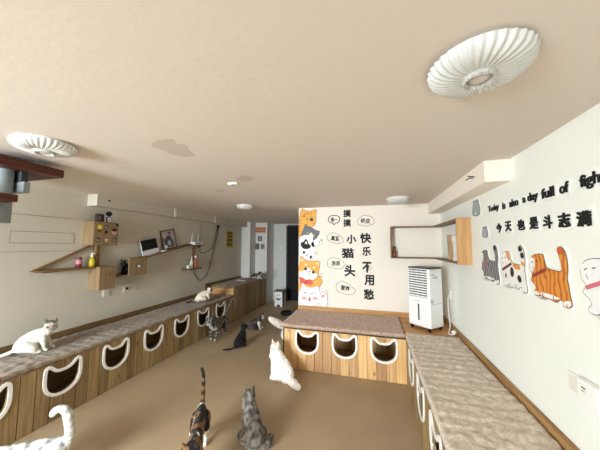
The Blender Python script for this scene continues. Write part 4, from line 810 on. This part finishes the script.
POSE = {
 'stand': dict(els=[('body', [(-.20, 0, .245, .066), (-.12, 0, .24, .078), (0, 0, .232, .082), (.11, 0, .235, .082), (.18, 0, .262, .064), (.225, 0, .30, .05)], .82)] +
   [('fore', [(.125, s*.045, .19, .044), (.13, s*.05, .11, .026), (.132+s*.02, s*.048, .03, .019), (.15+s*.02, s*.048, .018, .021)], 1) for s in (-1, 1)] +
   [('hind', [(-.17, s*.045, .215, .062), (-.12, s*.058, .145, .044), (-.185+s*.015, s*.056, .082, .022), (-.18+s*.015, s*.056, .022, .018), (-.155+s*.015, s*.056, .018, .02)], 1) for s in (-1, 1)], head=(.26, 0, .335)),
 'sit': dict(els=[('body', [(-.13, 0, .09, .088), (-.085, 0, .14, .098), (-.02, 0, .215, .086), (.03, 0, .285, .068), (.05, 0, .335, .052)], .95), ('body', [(.0, 0, .16, .075), (.05, 0, .23, .066), (.055, 0, .30, .055)], .9)] +
   [('fore', [(.055, s*.042, .21, .042), (.08, s*.042, .11, .027), (.088, s*.038, .03, .02), (.108, s*.038, .019, .021)], 1) for s in (-1, 1)] +
   [('hind', [(-.09, s*.065, .1, .075), (-.02, s*.088, .075, .055), (.03, s*.085, .03, .026), (.075, s*.078, .018, .021)], 1) for s in (-1, 1)], head=(.075, 0, .385)),
 'lean': dict(els=[('body', [(-.15, 0, .09, .085), (-.10, 0, .135, .098), (-.01, 0, .185, .092), (.075, 0, .215, .074), (.125, 0, .255, .054)], .9)] +
   [('fore', [(.075, s*.045, .175, .044), (.11+s*.02, s*.05, .095, .026), (.135+s*.03, s*.046, .028, .019), (.155+s*.03, s*.046, .018, .021)], 1) for s in (-1, 1)] +
   [('hind', [(-.10, s*.065, .1, .075), (-.02, s*.085, .07, .054), (.015, s*.085, .028, .026), (.06, s*.078, .018, .021)], 1) for s in (-1, 1)], head=(.15, 0, .30)),
 'lie': dict(els=[('body', [(-.17, 0, .085, .078), (-.07, 0, .092, .09), (.05, 0, .1, .086), (.13, 0, .118, .07), (.175, 0, .14, .054)], .95)] +
   [('fore', [(.11, s*.055, .08, .045), (.16, s*.055, .035, .028), (.23, s*.045, .02, .02)], 1) for s in (-1, 1)] +
   [('hind', [(-.12, s*.07, .08, .068), (-.04, s*.09, .05, .045), (.0, s*.09, .02, .022)], 1) for s in (-1, 1)], head=(.215, 0, .185)),
}
def build_cat(name, label, loc, yaw, scale, pose, tail, col, head_yaw=0, head_pitch=0, eyes=(120, 150, 90), nose=(190, 120, 116), fluffy=0., group='cats of the cat room', neck=None, lean=0., tail_r=None, seed=1, width=1.0, head_scale=1.16, length=1.0):
    P = POSE[pose]; out = []
    for lab, pts, wy in P['els']:
        sweep([(x*length, y*width, z, r*(1+fluffy*.22 if lab == 'body' else 1)) for x, y, z, r in pts], wy*width, lab, out)
    hc = Vector(P['head']); hc.x *= length
    R = Matrix.Rotation(head_yaw, 3, 'Z') @ Matrix.Rotation(-head_pitch, 3, 'Y')
    hs = head_scale; H = lambda x, y, z: hc+R @ Vector((x*hs, y*hs, z*hs))
    last = P['els'][0][1][-1]; last = (last[0]*length, *last[1:])
    sweep([(*last[:3], last[3]), (*hc, .046)], .95, 'neck', out)
    for nm, c, r, wy in (('head', (0, 0, 0), .056, 1), ('head', (-.012, 0, .004), .052, 1), ('head', (.012, .022, -.008), .038, 1), ('head', (.012, -.022, -.008), .038, 1), ('muzzle', (.036, .010, -.018), .023, 1), ('muzzle', (.036, -.010, -.018), .023, 1), ('muzzle', (.030, 0, -.004), .026, 1), ('muzzle', (.032, 0, -.03), .016, 1)):
        out.append((H(*c), r*hs, wy, nm, 0))
    for s in (-1, 1):
        for k in range(9):
            q = k/8
            for e in (-1, 1):
                w_ = .019*(1-q)
                out.append((H(-.004-.004*q, s*(.030+.014*q)+e*w_*.75, .028+.056*q), .0125*(1-q)+.0062*q, 1, 'ear', q))
    if fluffy:
        out.append((hc+Vector((-.01, 0, -.075)), .05*(1+.2*fluffy), 1, 'ruff', 0)); out.append((hc+Vector((.0, 0, -.1)), .068*(1+.2*fluffy), 1, 'ruff', 0))
        for s in (-1, 1): out.append((H(.005, s*.038, -.022), .03, 1, 'head', 0))
    tr = tail_r or (.024, .017)
    n = len(tail)
    sweep([(*p, (tr[0]+(tr[1]-tr[0])*i/(n-1)) if len(p) == 3 else p[3]) if len(p) == 3 else p for i, p in enumerate(tail)], 1, 'tail', out, .3)
    bm = B()
    for c, r, wy, lab, tt in out:
        bmesh.ops.create_icosphere(bm, subdivisions=2, radius=r*scale, matrix=Matrix.Translation(c*scale) @ Matrix.Diagonal((1, wy, 1, 1)))
    me = bpy.data.meshes.new(name); bm.to_mesh(me); bm.free()
    o = bpy.data.objects.new(name, me); COL.objects.link(o)
    apply_mod(o, 'REMESH', mode='VOXEL', voxel_size=.0062*scale, use_smooth_shade=True)
    bm = B(); bm.from_mesh(o.data)
    for _ in range(3): bmesh.ops.smooth_vert(bm, verts=bm.verts, factor=.5, use_axis_x=True, use_axis_y=True, use_axis_z=True)
    bm.normal_update()
    kd = kdtree.KDTree(len(out)*1)
    for i, q in enumerate(out): kd.insert(q[0]*scale, i)
    kd.balance(); info = []
    amp = .0025+.006*fluffy
    for v in bm.verts:
        cand = kd.find_n(v.co, 14); bi = min(cand, key=lambda q: abs(q[2]-out[q[1]][1]*scale)*1.0 + max(0, q[2]-out[q[1]][1]*scale)*2)[1]
        lab, tt = out[bi][3], out[bi][4]; p = v.co/scale; hp = R.inverted() @ (p-hc) if lab in ('head', 'muzzle', 'ear') else None
        info.append((lab, tt, p.copy(), hp, v.normal.copy()))
    for v, q in zip(bm.verts, info):
        k = amp*(1 if q[0] in ('body', 'ruff', 'tail', 'neck') else .35)
        if q[0] == 'tail' and fluffy: k *= 1.4
        f = 55 if not fluffy else 38
        v.co += q[4]*k*scale*noise.noise(Vector((q[2].x*f, q[2].y*f, q[2].z*f*.55))+Vector((seed*3.1, 0, 0)))*1.2
        z = v.co.z
        if z < .001: v.co.z = .001
    bm.to_mesh(o.data); bm.free(); me = o.data
    ca = me.color_attributes.new('Col', 'FLOAT_COLOR', 'POINT')
    for i, q in enumerate(info):
        c = col(*q); ca.data[i].color = (c[0], c[1], c[2], 1)
    me.materials.clear(); me.materials.append(COAT)
    for p in me.polygons: p.use_smooth = True
    o.location = loc; o.rotation_euler = (0, 0, yaw); tag(o, label, 'cat', group); ORG[o.name] = tuple(loc)
    if eyes:
        for s in (-1, 1):
            c = H(.0475, s*.0235, .011)*scale; b = B(); sph(b, c, .0105*scale, 2); e = obj('eye', b, mat('eye_%d_%d_%d' % eyes, eyes, .15), o, smooth=True, local=True)
            c2 = H(.0555, s*.0245, .0115)*scale; b = B(); sph(b, c2, .0052*scale, 2); obj('pupil', b, INK, e, smooth=True, local=True)
        b = B(); sph(b, H(.0585, 0, -.009)*scale, .0062*scale, 2, (1, 1.3, .9)); obj('nose', b, mat('nose_%d' % nose[0], nose, .4), o, smooth=True, local=True)
    return o
def N3(p, f, s=0): return noise.noise(Vector((p.x*f+s*7.3, p.y*f+s*1.7, p.z*f)))
def c_white(ears, tailc=None, mask=None, base=(240, 236, 226), paws=None):
    def f(lab, t, p, hp, n):
        c = rgbf(base)*(1+.05*N3(p, 30))
        if lab == 'ear' and ears and t > .12: c = c.lerp(rgbf(ears), .9)
        if lab == 'tail' and tailc: c = c.lerp(rgbf(tailc), min(1, .5+t))
        if mask and hp is not None and hp.x > .018: c = c.lerp(rgbf(mask), max(0, min(1, (hp.x-.018)*30+.1)))
        if paws and lab in ('fore', 'hind') and p.z < .09: c = c.lerp(rgbf(paws), max(0, min(1, (.09-p.z)*14)))
        return c
    return f
def c_tabby(light, dark, belly, freq=70, thr=.0, rings=True, patchy_=0, mix=1):
    def f(lab, t, p, hp, n):
        if lab == 'tail': s = math.sin(t*38) if rings else N3(p, 25)
        elif lab in ('fore', 'hind') and p.z < .13: s = math.sin(p.z*130)
        elif hp is not None: s = math.sin(hp.y*150+N3(p, 20)*1.5)*.8
        else: s = math.sin((p.x+.25*p.z)*freq*1.6+N3(p, 13)*3.2)+N3(p, 40)*.7
        k = max(0, min(1, .5+(s-thr)*.9))
        c = rgbf(light).lerp(rgbf(dark), k*mix)
        if patchy_: c = c.lerp(rgbf(dark), max(0, min(1, N3(p, 24, 3)*2.4))*patchy_)
        if lab == 'muzzle' or (lab in ('body', 'ruff') and n.z < -.35): c = c.lerp(rgbf(belly), .75)
        if lab in ('fore', 'hind') and p.z < .035: c = c.lerp(rgbf(belly), .6)
        return c
    return f
def c_calico(white, a, b, wz=.14, s=0):
    def f(lab, t, p, hp, n):
        u = N3(p, 10, s); w_ = N3(p, 12, s+4)
        c = rgbf(a) if u > -.05 else rgbf(b)
        if u > .3: c = rgbf(b)
        if lab == 'tail': c = rgbf(a).lerp(rgbf(b), max(0, min(1, .5+1.4*math.sin(t*24)))) if t < .75 else rgbf(b)
        if lab in ('fore', 'hind') and p.z < wz: c = rgbf(white)
        if lab == 'muzzle' or lab == 'ruff': c = rgbf(white)
        if lab in ('body', 'neck') and (n.z < -.2 or w_ > .38): c = rgbf(white)
        return c*(1+.15*N3(p, 60))
    return f
rad = math.radians
TM = TOP+.009
# white cat with dark ears on the left bench
build_cat('cat', 'white cat with dark ears sitting on the left bench', (-3.045, 1.735, TM), rad(50), .74, 'lean', [(-.2, -.02, .05), (-.27, -.04, .03), (-.34, -.03, .022), (-.4, -.01, .02)], c_white((64, 56, 52), mask=(150, 138, 126), base=(206, 204, 190)), rad(-84), rad(-16), (38, 40, 46), (50, 42, 42), seed=1, head_scale=1.2, length=.84)
# silver tabby with a raised white tail, walking out of the frame at lower left
build_cat('cat', 'pale silver tabby cat at bottom left, white tail raised', (-2.14, 1.18, 0), rad(214), .98, 'stand', [(-.25, 0, .27, .03), (-.255, .0, .33, .031), (-.25, .005, .40, .031), (-.24, .01, .455, .03), (-.215, .015, .495, .026), (-.18, .02, .495, .023), (-.165, .02, .475, .021)], c_tabby((204, 204, 196), (100, 102, 100), (232, 230, 222), 40, .75), rad(10), 0, (140, 150, 90), seed=2)
# calico walking towards the camera
build_cat('cat', 'calico cat walking with tail up, head at bottom edge', (-1.225, 1.68, 0), rad(-60), .9, 'stand', [(-.31, 0, .27, .026), (-.335, 0, .33, .021), (-.35, 0, .40, .019), (-.36, 0, .46, .018), (-.37, -.005, .52, .017), (-.40, -.02, .55, .016)], c_calico((236, 232, 222), (122, 88, 58), (34, 28, 26), .16, 2), rad(-10), rad(-25), (150, 130, 60), seed=3, width=.8, length=1.3)
# grey tabby sitting with its back to the camera
build_cat('cat', 'grey mottled tabby cat sitting with back turned, bottom centre', (-.965, 2.0, 0), rad(132), .8, 'sit', [(-.15, -.02, .05), (-.19, -.07, .042), (-.18, -.125, .045), (-.125, -.16, .05)], c_tabby((126, 119, 110), (46, 43, 43), (190, 186, 180), 46, .1, False, .8, .6), rad(20), rad(5), (150, 150, 70), (110, 90, 86), fluffy=.5, tail_r=(.036, .034), seed=4)
# long haired white cat by the centre bench
build_cat('cat', 'long haired white cat sitting before the centre bench', (-1.075, 2.95, 0), rad(158), .87, 'sit', [(-.17, .0, .05, .04), (-.235, .03, .05, .048), (-.30, .05, .048, .05), (-.37, .06, .04, .04)], c_white((226, 196, 180), base=(247, 243, 236)), rad(92), rad(-6), (96, 120, 140), (220, 160, 150), fluffy=.9, seed=5, head_scale=1.26)
# silver tabby standing beside the low bench
build_cat('cat', 'silver tabby cat walking beside the left bench, tail up', (-2.535, 3.92, 0), rad(-84), 1.0, 'stand', [(-.25, 0, .27, .022), (-.3, .01, .34, .02), (-.36, .03, .42, .019), (-.41, .05, .5, .018), (-.45, .06, .56, .016)], c_tabby((128, 124, 115), (36, 34, 33), (186, 182, 172), 62, -.1), rad(8), rad(-18), (150, 160, 90), (120, 80, 74), seed=6)
# black cat
build_cat('cat', 'black cat sitting on the floor, tail stretched behind', (-1.955, 3.68, 0), rad(72), .76, 'sit', [(-.2, 0, .04, .02), (-.26, .05, .025, .019), (-.30, .10, .02, .018), (-.33, .14, .018, .015)], lambda lab, t, p, hp, n: rgbf((22, 21, 22)), rad(-6), rad(6), (150, 140, 50), (20, 20, 20), seed=7, width=.76, length=.86)
# small dark and white cat beyond it
def c_tux(lab, t, p, hp, n):
    if lab in ('fore', 'ruff', 'neck', 'muzzle') or (lab == 'head' and abs(hp.y) < .02): return rgbf((226, 222, 212))
    return rgbf((82, 74, 68)).lerp(rgbf((34, 31, 30)), max(0, min(1, .5+1.6*N3(p, 22))))
build_cat('cat', 'mottled dark cat with white chest sitting by the cabinet', (-2.11, 4.50, 0), rad(28), .72, 'lean', [(-.2, 0, .05), (-.26, .05, .03), (-.3, .1, .02)], c_tux, rad(-55), rad(-4), (150, 150, 90), (180, 120, 110), seed=8)
# fluffy pale cat behind the end of the centre bench
build_cat('cat', 'pale cat behind centre bench showing only fluffy white tail', (-1.36, 4.16, 0), rad(-68), .9, 'lie', [(-.24, 0, .11, .045), (-.29, -.07, .15, .062), (-.3, -.16, .195, .074), (-.28, -.26, .26, .068), (-.27, -.33, .31, .046)], c_white(None, base=(232, 222, 208)), 0, 0, (140, 150, 90), fluffy=.8, seed=9)
# pale kitten with dark points on the left bench
build_cat('cat', 'cream kitten with dark face and tail on left bench', (-2.89, 4.03, TM), rad(56), .68, 'lean', [(-.2, .02, .06, .02), (-.29, .05, .04, .02), (-.38, .02, .03, .02), (-.44, .04, .03, .018)], c_white((44, 36, 34), (44, 36, 34), (60, 48, 44), (226, 214, 196), (90, 74, 66)), rad(-48), rad(-10), (110, 140, 170), (40, 32, 32), seed=10)
# dark tabby lying on the tall cabinet
build_cat('cat', 'dark tabby cat lying on the far end of cabinet', (-2.80, 6.0, .716), rad(-38), .72, 'lie', [(-.23, 0, .06), (-.32, .03, .03), (-.42, .06, .022), (-.52, .05, .02)], c_calico((214, 206, 194), (84, 66, 52), (38, 33, 31), .06, 12), rad(8), rad(-5), (150, 150, 90), (150, 110, 100), seed=11)
# black cat in the open wall box
build_cat('cat', 'black cat crouching inside the open wooden wall box', (-3.225, 2.79, 1.147), rad(-84), .52, 'lean', [(-.2, 0, .05), (-.24, .05, .03), (-.22, .1, .025)], lambda lab, t, p, hp, n: rgbf((20, 19, 20)), rad(10), rad(-5), (96, 110, 70), (20, 20, 20), seed=12)
